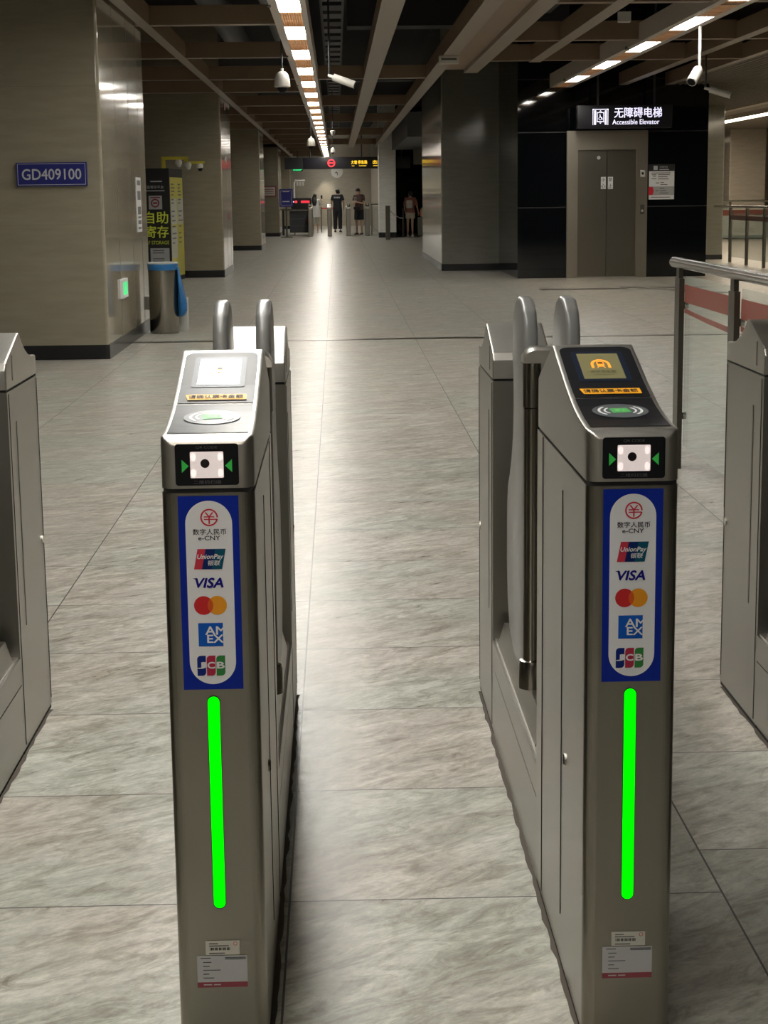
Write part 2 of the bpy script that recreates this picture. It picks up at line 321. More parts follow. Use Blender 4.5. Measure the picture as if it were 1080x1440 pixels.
    def build(s, name, parent=None, loc=None, rotz=0.0, bevel=0.0, **props):
        me = bpy.data.meshes.new(name); me.from_pydata(s.v, [], s.f)
        for m in s.mats: me.materials.append(m)
        me.polygons.foreach_set('material_index', s.m); me.polygons.foreach_set('use_smooth', s.sm); me.update()
        if bevel or s.sm.count(True):
            bm = bmesh.new(); bm.from_mesh(me); bmesh.ops.recalc_face_normals(bm, faces=bm.faces)
            for e in bm.edges:
                if len(e.link_faces) == 2 and e.calc_face_angle(0) > math.radians(38): e.smooth = False
            if bevel:
                bmesh.ops.bevel(bm, geom=[e for e in bm.edges if len(e.link_faces) == 2 and e.calc_face_angle(0) > math.radians(30)], offset=bevel, segments=3, profile=0.6, affect='EDGES')
                for f in bm.faces: f.smooth = True
                for e in bm.edges: e.smooth = not (len(e.link_faces) == 2 and e.calc_face_angle(0) > math.radians(40))
            bm.to_mesh(me); bm.free()
        o = bpy.data.objects.new(name, me); COL.objects.link(o)
        if parent: o.parent = parent
        if loc: o.location = loc
        if rotz: o.rotation_euler.z = rotz
        for k, v in props.items(): o[k] = v
        return o
def thing(name, label, cat, loc=(0, 0, 0), rotz=0.0, group=None):
    o = bpy.data.objects.new(name, None); COL.objects.link(o); o.location = loc; o.rotation_euler.z = rotz; o.empty_display_size = 0.2
    o['label'] = label; o['category'] = cat
    if group: o['group'] = group
    return o
def tag(o, label, cat, group=None):
    o['label'] = label; o['category'] = cat
    if group: o['group'] = group
    return o
def struct(name, mb): return mb.build(name, kind='structure')
def dup(src, loc=None, label=None, group=None, skip=(), rotz=None):
    r = src.copy(); COL.objects.link(r)
    if loc: r.location = loc
    if rotz is not None: r.rotation_euler.z = rotz
    if label: r['label'] = label
    if group: r['group'] = group
    for ch in list(src.children):
        if ch.name.split('.')[0] in skip: continue
        c = ch.copy(); COL.objects.link(c); c.parent = r
        for g in list(ch.children):
            d = g.copy(); COL.objects.link(d); d.parent = c
    return r

# ------------------------------------------------------------------ the setting
XL, XR, Y0, Y1 = -5.2, 17.0, -9.0, 86.4
struct('floor', MB().box(XL, XR, Y0, Y1, -0.2, 0, M_FLOOR))
struct('ceiling', MB().box(XL, XR, Y0, Y1, 4.7, 4.9, VOID))
struct('wall_left', MB().box(XL - 0.2, XL, Y0, Y1, 0, 4.7, M_WALL))
struct('wall_right', MB().box(XR, XR + 0.2, Y0, Y1, 0, 4.7, M_WALL))
struct('wall_behind', MB().box(XL, XR, Y0 - 0.2, Y0, 0, 4.7, M_WALL))
struct('wall_end', MB().box(XL, 2.4, Y1, Y1 + 0.2, 0, 4.7, M_WALL))
struct('wall_hall_side', MB().box(1.70, 1.95, 61.6, Y1, 0, 4.7, M_WALL))
struct('wall_dark_opening', MB().box(2.1, 7.7, 67.0, 67.2, 0, 4.7, BGLASS))  # black sheet stands in for the darkness of the open escalator hall
struct('wall_far_hall', MB().box(7.7, XR, 62.0, 62.2, 0, 4.7, M_WALL))
# black glazed lift shaft
SY = 29.87
sh = MB()
sh.box(3.07, 3.90, SY, SY + 0.1, 0, 4.7, BGLASS); sh.box(5.27, 6.30, SY, SY + 0.1, 0, 4.7, BGLASS); sh.box(3.90, 5.27, SY, SY + 0.1, 2.46, 4.7, BGLASS)
sh.box(3.07, 3.17, SY + 0.1, SY + 5, 0, 4.7, BGLASS); sh.box(6.20, 6.30, SY + 0.1, SY + 5, 0, 4.7, BGLASS)
for z in (1.18, 2.43, 3.3): sh.box(3.07, 3.895, SY - 0.006, SY + 0.01, z, z + 0.018, BLACKM); sh.box(5.275, 6.30, SY - 0.006, SY + 0.01, z, z + 0.018, BLACKM)
struct('wall_lift_shaft', sh)
# floor trims
struct('trim_1', MB().box(XL, XR, 17.45, 17.60, 0.0, 0.004, BASEST))
struct('trim_2', MB().box(3.05, 4.35, 26.1, 26.45, 0, 0.003, DARKSTEEL))
struct('trim_3', MB().box(4.75, 5.60, 26.3, 26.6, 0, 0.003, DARKSTEEL))
# ceiling grid: longitudinal beams, then cross beams
tn = [3]
def beam(x0, x1, y0, y1, z0=H, z1=H + 0.20, lower=None):
    tn[0] += 1; m = MB(); m.box(x0, x1, y0, y1, z0 + 0.004, z1, BEAM); m.box(x0, x1, y0, y1, z0, z0 + 0.004, BEAML)
    return struct('trim_%d' % tn[0], m)
beam(-2.04, -1.92, -2, 86)
beam(0.45, 0.67, -2, 66, H, H + 0.2)
beam(1.41, 1.60, -2, 66, H, H + 0.2)
tn[0] += 1; struct('trim_%d' % tn[0], MB().box(1.60, 1.92, -2, 26.5, H + 0.05, H + 0.25, BEAM))
beam(1.92, 2.12, -2, 26.5)
beam(2.67, 2.83, -2, 24.5)
beam(4.76, 4.90, -2, 29.8)
beam(5.55, 5.66, -2, 60)
beam(8.75, 8.95, 20, 60)
for y in (2.4, 6.5, 10.5, 14.7, 18.8, 23.2, 27.4, 30.7, 35.3, 38.9, 42.6, 47.0, 51.3, 55.6, 60.0, 64.5, 69, 74, 79):
    tn[0] += 1; m = MB(); m.box(-5.1, -0.605, y, y + 0.15, H + 0.012, H + 0.20, BEAM); m.box(-5.1, -0.605, y, y + 0.15, H + 0.002, H + 0.012, BEAML); struct('trim_%d' % tn[0], m)
for y in (3.0, 11.6, 19.5, 27.5, 35.5, 43.1, 52.5, 61.9):
    if y == 19.5: continue
    tn[0] += 1; m = MB(); m.box(-0.25, 1.41, y, y + 0.15, H + 0.012, H + 0.20, BEAM); m.box(-0.25, 1.41, y, y + 0.15, H + 0.002, H + 0.012, BEAML); struct('trim_%d' % tn[0], m)
for y in (4, 8.4, 12.7, 17.0, 21.1, 24.2):
    tn[0] += 1; m = MB(); m.box(2.12, 4.76, y, y + 0.16, H + 0.004, H + 0.22, BEAM); m.box(4.9, 5.55, y, y + 0.16, H + 0.004, H + 0.22, BEAM); struct('trim_%d' % tn[0], m)
# ribbed ceiling of the far right hall
rb = MB(); rb.box(5.66, 8.75, 22, 60, H + 0.06, H + 0.12, RIB)
for i in range(30): rb.box(5.68 + i * 0.10, 5.72 + i * 0.10, 22, 60, H, H + 0.06, RIB)
rb.box(8.95, 16.9, 30, 60, H + 0.06, H + 0.12, RIB)
struct('trim_%d' % (tn[0] + 1), rb); tn[0] += 1
struct('trim_%d' % (tn[0] + 1), MB().box(1.9, 5.0, 47, 60, 2.95, 3.6, DUCTL)); tn[0] += 1      # bulkhead before the escalators

# ------------------------------------------------------------------ services in the dark void over the grid
def duct(name, label, cat, pts, r, m):
    o = MB().tube(pts, r, m, 16).build(name); tag(o, label, cat); return o
duct('round_duct', 'wide pale round duct above the left ceiling grid', 'duct', [(-1.6, 12, 4.0), (-1.6, 31, 4.0)], 0.20, DUCTL)
duct('bent_pipe', 'dark lagged pipe bending across above left grid', 'pipe', [(-1.1, 12, 3.62), (-1.0, 17, 3.62), (-0.75, 20, 3.62), (-0.75, 26, 3.62)], 0.09, DUCTL)
tr = MB()
for i in range(48):
    y = 10 + i * 1.05; tr.box(-0.14, 0.10, y, y + 0.62, 3.78, 3.86, DUCTL if i % 2 else DUCT)
tr.box(0.10, 0.13, 9, 62, 3.74, 3.90, DUCT); tr.box(-0.17, -0.14, 9, 62, 3.74, 3.90, DUCT)
tag(tr.build('cable_tray'), 'long dark cable tray running beside the central light strip', 'cable tray')
tag(MB().box(0.35, 1.9, 33.5, 33.9, 3.72, 3.80, DUCTL).box(0.35, 1.9, 33.5, 33.9, 3.55, 3.62, DUCTL).build('ceiling_batten'), 'pair of grey battens above the middle grid', 'batten')
tag(MB().box(0.2, 3.5, 26.6, 27.2, 3.9, 4.3, DUCT).build('rectangular_duct'), 'dark rectangular duct crossing above the middle grid', 'duct')
tag(MB().box(2.2, 2.9, 16.5, 24, 3.8, 4.1, DUCT).build('rectangular_duct'), 'dark rectangular duct running above the right grid', 'duct')

# ------------------------------------------------------------------ light strips
def strip(name, label, x0, x1, fx0, fx1, ys, pitch, whites, ymax, zf=H - 0.03, near=-99):
    t = thing(name, label, 'ceiling light', (0, 0, 0))
    m = MB(); y0 = ys - 0.3
    m.box(fx0, x0, y0, ymax, zf, zf + 0.22, FRAMEW); m.box(x1, fx1, y0, ymax, zf, zf + 0.22, FRAMEW); m.box(x0, x1, y0, ymax, zf + 0.14, zf + 0.22, FRAMEW)
    y = y0 + 4
    while y < ymax: m.box(fx0 - 0.012, fx0 + 0.02, y, y + 0.12, zf - 0.012, zf + 0.02, DUCTL); y += 5.9
    m.build('frame', t)
    # shared meshes
    lp = None; lv = None; y = ys
    while y < ymax - 0.2:
        L1 = min(whites, ymax - y)
        if lp is None:
            lp = MB().box(x0, x1, 0, L1, zf + 0.03, zf + 0.06, LIGHT).build('light_panel', t); lp.location.y = y
            mm = MB(); mm.box(x0, x1, 0, pitch - whites, zf + 0.05, zf + 0.07, LOUV); nn = 9; wd = (x1 - x0) / nn
            for i in range(nn): mm.box(x0 + wd * (i + 0.3), x0 + wd * (i + 0.7), 0.06, pitch - whites - 0.06, zf + 0.045, zf + 0.05, LOUVW)
            for i in range(nn + 1): mm.box(x0 + wd * i - 0.002, x0 + wd * i + 0.002, 0, pitch - whites, zf + 0.005, zf + 0.05, BEAM)
            for i in range(5): yy = (pitch - whites) * i / 4; mm.box(x0, x1, yy - 0.006, yy + 0.006, zf + 0.005, zf + 0.045, BEAM)
            lv = mm.build('louver', t); lv.location.y = y + whites
        else:
            a = lp.copy(); COL.objects.link(a); a.location.y = y
            if 0 < y < near: fill_panel = lp.copy(); COL.objects.link(fill_panel); fill_panel.location.y = y + whites - 0.05  # added panel instead of an unseen louver, to brighten the near floor
            elif y + whites < ymax - 0.8: b = lv.copy(); COL.objects.link(b); b.location.y = y + whites
        y += pitch
    return t
strip('linear_ceiling_light', 'long central light strip of white panels and amber louvers over the aisle', -0.52, -0.31, -0.60, -0.255, 18.85 - 2.95 * 8, 2.95, 1.5, 85.0, near=14.0)
strip('linear_ceiling_light', 'right hand light strip of white panels and amber louvers leading to elevator', 3.68, 3.87, 3.60, 3.96, 18.2 - 2.95 * 2, 2.95, 1.5, 29.8)
t = thing('linear_ceiling_light', 'distant warm light strip above the far right hall', 'ceiling light')
MB().box(9.80, 10.15, 22, 52, H - 0.02, H, LFAR).build('light_panel', t)
MB().box(9.70, 9.80, 22, 52, H - 0.03, H + 0.06, FRAMEW).box(10.15, 10.25, 22, 52, H - 0.03, H + 0.06, FRAMEW).build('frame', t)
# small recessed spotlight in front of the end wall
t = thing('spotlight', 'small downlight throwing a pale cone on the end wall', 'spotlight', (-0.50, 85.9, 2.86))
MB().lathe([(0.09, 0.0), (0.10, 0.02), (0.10, 0.16), (0.03, 0.2)], CAMW).build('housing', t)
MB().cyl((0, 0, 0.2), (0, 0, 1.84), 0.012, DUCT, n=8).build('stem', t)
sl = bpy.data.lights.new('spot', 'SPOT'); sl.energy = 130; sl.color = (1.0, 0.90, 0.72); sl.spot_size = math.radians(78); sl.spot_blend = 0.8; sl.shadow_soft_size = 0.05
so = bpy.data.objects.new('spot_lamp', sl); COL.objects.link(so); so.parent = t; so.location = (0, 0, -0.02)

# ------------------------------------------------------------------ columns
def column(name, label, x0, x1, y0, y1, m, ztop=4.7, plinth=0.13, plm=None, rotz=0, sideplinth=None, r=0.03):
    t = thing(name, label, 'column', ((x0 + x1) / 2, (y0 + y1) / 2, 0)); hx, hy = (x1 - x0) / 2, (y1 - y0) / 2
    MB().rbox(-hx, hx, -hy, hy, plinth, ztop, r, m).build('shaft', t)
    MB().rbox(-hx - 0.004, hx + 0.004, -hy - 0.004, hy + 0.004, 0, plinth, r, plm or PLINTH).build('plinth', t)
    return t
c1 = column('square_column', 'large beige column at left carrying the blue GD409100 plate', -5.15, -2.07, 15.73, 19.30, M_COL)
c2 = column('square_column', 'beige column at left behind the black luggage locker machine', -5.15, -2.05, 31.8, 34.6, M_COL)
c3 = column('square_column', 'third beige column from the front on the left side', -5.15, -2.06, 47.9, 50.6, M_COL)
c4 = column('square_column', 'beige column on the left with a framed notice, behind blue sign', -5.15, -2.10, 64.5, 67.5, M_COL)
c5 = column('square_column', 'rearmost beige column on left beside the green exit sign', -5.15, -2.07, 79.5, 82.5, M_COL)
# raised strips and joints on the polished side of the front columns
def side_joints(t, hx, hy, ys):
    m = MB()
    for y in ys: m.box(hx - 0.001, hx + 0.0015, y, y + 0.006, 0.13, 4.7, DUCTL)
    m.build('joint_strip', t)
side_joints(c1, 1.54, 1.785, (-0.75, 0.35, 1.2)); side_joints(c2, 1.55, 1.4, (-0.2, 0.8)); side_joints(c3, 1.545, 1.35, (0.1,))
cR = column('square_column', 'broad glossy grey column right of the aisle before the escalators', 1.98, 3.18, 33.3, 40.7, M_COLG)
MB().rbox(0.60, 0.92, -3.45, 3.7, 0.13, 4.7, 0.02, M_COLG).build('pilaster', cR); MB().rbox(0.6, 0.925, -3.46, 3.7, 0, 0.13, 0.02, PLINTH).build('plinth', cR)
column('square_column', 'plain white column standing beside the far turnstiles', 1.45, 2.05, 60.7, 61.5, M_WHITEP, plinth=0.18)
column('square_column', 'narrow grey column behind right corner of the glass lift shaft', 7.80, 8.20, 37.2, 37.8, M_COLG, plinth=0.10)
column('square_column', 'pale beige column in the far right hall beyond the railing', 11.85, 12.95, 53.0, 54.2, wall_tile('pale_beige_panel', (0.50, 0.45, 0.38), 0.12, 1.0, 1.2, 0.006), plinth=0.12)
tag(MB().box(13.3, 14.0, 55.0, 56, 0, 4.7, M_WALL).build('square_column'), 'beige column at the right frame edge, furthest right of all', 'column')
struct('wall_black_glass', MB().box(10.6, 11.9, 57, 57.2, 0, 4.7, BGLASS))

# plate, stickers on column one (front face y=15.73, side face x=-2.07)
t = thing('number_plate', 'blue plate reading GD409100 on the left column', 'sign', (-2.512, 15.70, 1.643))
fr = Fr((0, -0.012, 0))
MB().box(-0.31, 0.31, -0.01, 0.028, -0.103, 0.103, PLBLUE).build('plate', t)
m = MB().text(fr, 'GD409100', 0, 0, PLTEXT, h=0.092, width=0.52, bold=0.012)
for a in (-0.092, 0.089): m.rect(fr, -0.298, 0.298, a, a + 0.004, PLTEXT)
for a in (-0.299, 0.295): m.rect(fr, a, a + 0.004, -0.092, 0.093, PLTEXT)
m.build('lettering', t)
SIDE = dict(U=(0, 1, 0), V=(0, 0, 1), Nn=(1, 0, 0))
t = thing('notice_strip', 'tall narrow white notice stuck on the side of the left column', 'notice', (-2.065, 18.5, 1.36))
fr = Fr((0.002, 0, 0), **SIDE); m = MB(); m.box(-0.004, 0.0015, -0.20, 0.20, -0.28, 0.28, WHITE); m.build('paper', t)
m = MB()
for a, b in ((0.20, 0.25), (0.05, 0.14), (-0.10, -0.02), (-0.14, -0.12), (-0.20, -0.16), (-0.25, -0.23)):
    m.rect(fr, -0.15, 0.15, a, b, GREYINK)
m.build('print', t)
t = thing('exit_sign', 'small green running man sign low on the left column side', 'sign', (-2.06, 16.9, 0.575))
MB().box(-0.01, 0.012, -0.22, 0.22, -0.09, 0.09, WHITE).build('plate', t)
fr = Fr((0.014, 0, 0), **SIDE); m = MB().rect(fr, -0.15, 0.15, -0.06, 0.06, GRN_E).ell((0.015, 0.02, 0.035), (0.002, 0.03, 0.012), WHITE).line(fr, (0, 0.02), (0.05, -0.04), 0.02, WHITE, 0.001).line(fr, (0, 0.02), (-0.06, -0.03), 0.02, WHITE, 0.001); m.build('pictogram', t)
t = thing('socket_plate', 'white socket plate low on the column beside the trash can', 'socket', (-2.06, 19.04, 0.31))
MB().box(-0.01, 0.02, -0.12, 0.12, -0.07, 0.07, CAMW).build('cover', t, bevel=0.005)
fr = Fr((0.0215, 0, 0), **SIDE); [MB().poly(fr, circ(a, b, 0.02), GREYINK).build('socket_hole', t) for a, b in ((-0.04, 0.02), (0.04, -0.02))]
# notice on column four
t = thing('framed_notice', 'red framed white notice on the fourth left column', 'notice', (-2.47, 64.47, 1.63))
MB().box(-0.28, 0.28, -0.02, 0.02, -0.19, 0.19, LAB_R).build('frame', t)
m = MB().box(-0.23, 0.23, -0.03, -0.02, -0.15, 0.15, LAB_C)
fr = Fr((0, -0.032, 0))
for a in (0.07, 0, -0.07): m.rect(fr, -0.18, 0.18, a - 0.012, a + 0.012, LAB_R)
m.build('paper', t)
# stickers on column two side
for i, (y, z, mm, lab) in enumerate(((32.9, 3.02, LAB_R, 'small dark red sticker highest on the second left column'), (33.3, 1.02, LAB_R, 'small dark red sticker at waist height on second left column'), (32.8, 2.05, LAB_W, 'small pale sticker at mid height on second left column'))):
    tag(MB().box(-2.052, -2.044, y, y + 0.3, z, z + 0.12, mm).build('wall_sticker'), lab, 'sticker')

# ------------------------------------------------------------------ turnstiles
HW = 0.0745
PROF = [(0.0, 1.034), (0.003, 1.041), (0.010, 1.046), (0.022, 1.048), (0.05, 1.049), (0.09, 1.052), (0.13, 1.057), (0.17, 1.063), (0.21, 1.071), (0.25, 1.081), (0.30, 1.094), (0.36, 1.112), (0.42, 1.130), (0.462, 1.143), (0.470, 1.144), (0.478, 1.142), (0.56, 1.112), (0.66, 1.075), (0.685, 1.064), (0.70, 1.045)]
REAR = [(1.72, 1.000), (1.728, 1.018), (1.745, 1.026), (1.80, 1.043), (1.88, 1.070), (1.915, 1.081), (1.925, 1.080), (1.96, 1.055), (2.00, 1.032), (2.05, 1.014), (2.10, 1.006), (2.15, 1.003), (2.165, 1.000), (2.172, 0.992)]
def hwid(y, y0, y1, r):
    d = min(y - y0, y1 - y)
    if d >= r: return HW
    return HW - r + math.sqrt(max(r * r - (r - d) ** 2, 0))
def interp(prof, y):
    for (a, za), (b, zb) in zip(prof, prof[1:]):
        if a <= y <= b: return za + (zb - za) * (y - a) / (b - a)
    return prof[-1][1]
def upper(prof, y0, y1, r0, r1, zb, m, mtop, inset=0.0):
    ys = sorted(set([p[0] for p in prof] + [y0 + r0 * k for k in (0.02, 0.08, 0.18, 0.32, 0.5, 0.72)] + [y1 - r1 * k for k in (0.02, 0.08, 0.18, 0.32, 0.5, 0.72)]))
    mb = MB(); secs = []
    for y in ys:
        r = r0 if y < (y0 + y1) / 2 else r1
        h = hwid(y, y0, y1, r) - inset; zt = interp(prof, y); c = 0.0035
        A = [(h, zt - 2 * c), (h, zt - c), (h - c * 0.3, zt - c * 0.3), (h - c, zt), (h - 2 * c, zt)]
        secs.append([(-h, y, zb)] + [(-a, y, b) for a, b in A] + [(a, y, b) for a, b in A[::-1]] + [(h, y, zb)])
    mb.loft(secs, m, True, True)
    return mb
def slope_frame(yc, off=0.0):
    a, b = yc - 0.01, yc + 0.01; d = Vector((0, b - a, interp(PROF, b) - interp(PROF, a))).normalized()
    n = Vector((0, -d.z, d.y)); return Fr(Vector((0, yc, interp(PROF, yc))) + n * off, (1, 0, 0), d, n)
def sheet(prof, ya, yb, hw, off, m, rc=0.0, n=14):
    """a skin following the top profile between two stations, with rounded far corners"""
    mb = MB(); ys = [ya + (yb - ya) * i / n for i in range(n + 1)]
    if rc: ys = sorted(ys + [yb - rc * k for k in (0.03, 0.12, 0.3, 0.6)])
    L_ = []
    for y in ys:
        d = yb - y; h = hw
        if rc and d < rc: h = hw - rc + math.sqrt(max(rc * rc - (rc - d) ** 2, 0))
        z = interp(prof, y) + off; L_.append([(-h, y, z), (h, y, z)])
    vs = [p for q in L_ for p in q]; fs = [(2 * i, 2 * i + 1, 2 * i + 3, 2 * i + 2) for i in range(len(L_) - 1)]
    return mb.add(vs, fs, m)

def make_gate(label):
    g = thing('ticket_gate', label, 'turnstile', (0, 0, 0))
    # lower front pedestal with rounded front corners
    P = [(-HW, 0.70), (HW, 0.70)] + [(HW - 0.02 + 0.02 * math.cos(a), 0.02 - 0.02 * math.sin(a)) for a in [PI / 2 * i / 7 for i in range(8)]] + [(-HW + 0.02 - 0.02 * math.sin(a), 0.02 - 0.02 * math.cos(a)) for a in [PI / 2 * i / 7 for i in range(8)]]
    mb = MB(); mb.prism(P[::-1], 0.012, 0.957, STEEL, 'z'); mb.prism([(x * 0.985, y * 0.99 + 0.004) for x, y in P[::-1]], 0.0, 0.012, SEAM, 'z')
    ped = mb.build('front_pedestal', g)
    mb = MB()
    for sx in (-1, 1):
        x = sx * HW
        mb.box(min(x, x + sx * 0.0012), max(x, x + sx * 0.0012), 0.30, 0.302, 0.10, 0.90, SEAM)
        mb.box(min(x, x + sx * 0.0012), max(x, x + sx * 0.0012), 0.60, 0.603, 0.02, 0.955, SEAM)
    mb.build('panel_seam', g)
    for sx in (-1, 1): MB().cyl((sx * HW, 0.24, 0.42), (sx * (HW + 0.003), 0.24, 0.42), 0.011, CHROME, n=16).box(sx * HW + (0.003 if sx > 0 else -0.0045), sx * HW + (0.0045 if sx > 0 else -0.003), 0.236, 0.244, 0.412, 0.428, SEAM).build('key_lock', g)
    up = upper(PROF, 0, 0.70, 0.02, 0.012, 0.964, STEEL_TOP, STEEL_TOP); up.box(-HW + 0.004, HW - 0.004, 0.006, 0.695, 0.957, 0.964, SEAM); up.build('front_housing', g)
    # display bezel + reader panel
    bz = sheet(PROF, 0.222, 0.452, HW - 0.009, 0.0012, BLACKG, rc=0.018).build('display_bezel', g)
    rp = sheet(PROF, 0.030, 0.216, HW - 0.009, 0.0012, BLACKG).build('reader_panel', g)
    f = slope_frame(0.355, 0.0016)
    sc_ = MB().poly(f, rrect(-0.047, 0.047, -0.062, 0.078, 0.006), LCDFR, 0.0006).rect(f, -0.037, 0.037, -0.052, 0.066, LCD, 0.0012).build('display_screen', g)
    pic = MB()
    pic.ring(f, 0, 0.012, 0.0125, 0.0175, ORANGE_E, 0.0020, 24, 0, 180, 1.35)
    pic.rect(f, -0.0175, -0.0125, -0.004, 0.013, ORANGE_E, 0.0020).rect(f, 0.0125, 0.0175, -0.004, 0.013, ORANGE_E, 0.0020)
    pic.poly(f, rrect(-0.0065, 0.0065, 0.002, 0.026, 0.003), ORANGE_E, 0.0020).rect(f, -0.0045, 0.0045, 0.014, 0.022, LCDINK, 0.0024)
    pic.line(f, (-0.004, 0.003), (-0.007, -0.004), 0.0015, ORANGE_E, 0.0021).line(f, (0.004, 0.003), (0.007, -0.004), 0.0015, ORANGE_E, 0.0021)
    pic.text(f, '请使用车票', 0, -0.022, LCDINK, h=0.014, width=0.046, n=0.0020).rect(f, -0.019, 0.019, -0.036, -0.0345, LCDINK, 0.0020)
    pic.build('train_pictogram', sc_)
    f = slope_frame(0.243, 0.0028)
    yl = MB().poly(f, [(-0.053, 0.016), (-0.048, -0.010), (0.053, -0.010), (0.052, 0.016)], YELLOWL, 0).build('fare_label', g)
    MB().text(f, '请确认票卡金额', 0, 0.003, INK, h=0.0165, width=0.094, bold=0.01, n=0.0006).build('lettering', yl)
    f = slope_frame(0.135, 0.0028)
    ro = MB().poly(f, circ(0, 0.005, 0.047, 0.043, 40), READER_OV, 0).build('card_reader_mark', g)
    q = MB()
    for s_ in (-1, 1):
        for (a, b) in ((0.020, 0.0235), (0.029, 0.0335)):
            c0 = 0 if s_ > 0 else 180
            q.ring(f, s_ * 0.0045, 0.005, a, b, WHITE, 0.0006, 12, c0 - 48, c0 + 48, 1.0)
    q.poly(f, [(-0.018, 0.017), (0.012, 0.020), (0.018, -0.006), (-0.014, -0.010)], GREENC, 0.0007).text(f, '票卡', 0, 0.005, mat('pale_green_print', (0.3, 0.6, 0.3), 0.4), h=0.009, n=0.0012)
    q.build('card_symbol', ro)
    # scanner window
    F = Fr((0, -0.0008, 0))
    sw = MB().poly(F, rrect(-0.0505, 0.0505, 0.969, 1.036, 0.005), BLACKG, 0).build('scanner_window', g)
    lt = MB().poly(F, rrect(-0.0265, 0.0265, 0.981, 1.0235, 0.002), SCAN_E, 0.0006).build('scanner_light', sw)
    for sx in (-1, 1):
        for zz in (0.989, 1.015): MB().poly(F, circ(sx * 0.0215, zz, 0.0042, 0.0065, 16), SCAN_HOT, 0.0009).build('corner_lamp', sw)
    MB().poly(F, circ(-0.003, 1.0045, 0.0072, n=24), LENS, 0.0011).build('scanner_lens', sw)
    MB().poly(F, [(-0.040, 0.990), (-0.029, 1.0005), (-0.040, 1.011)], ARROW_G, 0.0006).build('green_arrow', sw)
    MB().poly(F, [(0.040, 0.990), (0.029, 1.0005), (0.040, 1.011)], ARROW_G, 0.0006).build('green_arrow', sw)
    MB().text(F, 'QR CODE', 0, 1.0300, PANEL_TXT, h=0.0045, width=0.034, n=0.0006).text(F, '二维码扫描', 0, 0.9745, PANEL_TXT, h=0.0062, width=0.044, n=0.0006).build('lettering', sw)
    # payment sticker
    z1, z0 = 0.952, 0.632; S = (z1 - z0) / 1235
    st = MB().rect(F, -0.0485, 0.0485, z0, z1, ST_BLUE, 0).poly(F, rrect(-0.0375, 0.0375, z0 + 35 * S, z1 - 30 * S, 0.0375, 12), ST_WHITE, 0.0004).build('payment_sticker', g)
    def Z(p): return z1 - (p - 95) * S
    def X(p): return (p - 329) * 0.000252
    n = 0.0008
    q = MB(); cx, cz = X(333), Z(230); q.ring(F, cx, cz, 0.0117, 0.0142, RED, n, 40, 0, 348)
    q.line(F, (cx - 0.006, cz + 0.0085), (cx, cz + 0.001), 0.0022, RED, n).line(F, (cx + 0.006, cz + 0.0085), (cx, cz + 0.001), 0.0022, RED, n)
    q.line(F, (cx - 0.0085, cz + 0.001), (cx + 0.0085, cz + 0.001), 0.0018, RED, n).line(F, (cx - 0.0085, cz - 0.003), (cx + 0.013, cz - 0.003), 0.0018, RED, n).line(F, (cx, cz + 0.002), (cx, cz - 0.0105), 0.0024, RED, n)
    q.text(F, '数字人民币', cx, Z(320), INK, h=0.0096, width=0.0535, bold=0.008, n=n).text(F, 'e-CNY', X(330), Z(359), INK, h=0.0070, width=0.0350, bold=0.012, n=n)
    q.build('digital_currency_logo', st)
    q = MB(); a0, a1, b0, b1 = Z(556), Z(428), X(227), X(432); k = 0.0065
    q.poly(F, [(b0, a0), (X(290), a0), (X(290) + k, a1), (b0 + k, a1)], UP_RED, n).poly(F, [(X(278), a0), (X(350), a0), (X(350) + k, a1), (X(278) + k, a1)], UP_BLUE, n + 0.0002).poly(F, [(X(340), a0), (b1 - k, a0), (b1, a1), (X(340) + k, a1)], UP_TEAL, n + 0.0003)
    q.text(F, 'UnionPay', X(332), Z(480), WHITE, h=0.0098, width=0.0415, bold=0.022, n=n + 0.0006, shear=0.22).text(F, '银联', X(355), Z(517), WHITE, h=0.0086, width=0.020, n=n + 0.0006, shear=0.15, bold=0.01)
    q.build('slanted_card_logo', st)
    q = MB().text(F, 'VISA', X(322), Z(643), VISA_B, h=0.0155, width=0.0475, bold=0.035, n=n, shear=0.22).poly(F, [(X(217), Z(614)), (X(238), Z(612)), (X(250), Z(630)), (X(236), Z(622))], VISA_B, n); q.build('blue_letter_logo', st)
    q = MB(); r_ = 60 * S; q.poly(F, circ(X(281), Z(787), r_, n=40), MC_R, n).poly(F, circ(X(368), Z(787), r_, n=40), MC_Y, n + 0.0002)
    dx = (X(368) - X(281)) / 2; al = math.degrees(math.acos(dx / r_)); cxm = (X(281) + X(368)) / 2
    q.poly(F, circ(X(281), Z(787), r_, n=14, a0=-al, a1=al) + circ(X(368), Z(787), r_, n=14, a0=180 - al, a1=180 + al)[1:-1], MC_O, n + 0.0004); q.build('two_circle_logo', st)
    q = MB().rect(F, X(242), X(400), Z(1050), Z(900), AX_B, n)
    for ch, uu, vv, hh_ in (('AM', X(352), Z(948), 0.0118), ('EX', X(350), Z(1001), 0.0112)):
        ti = text_geo(ch, 0.0); to = text_geo(ch, 0.02); q.text(F, ch, uu, vv, ST_WHITE, h=hh_ * to[3] / ti[3] * 1.08, width=hh_ / ti[3] * 1.32 * to[2], bold=0.02, n=n + 0.0003)
    q.build('blue_square_logo', st)
    q = MB()
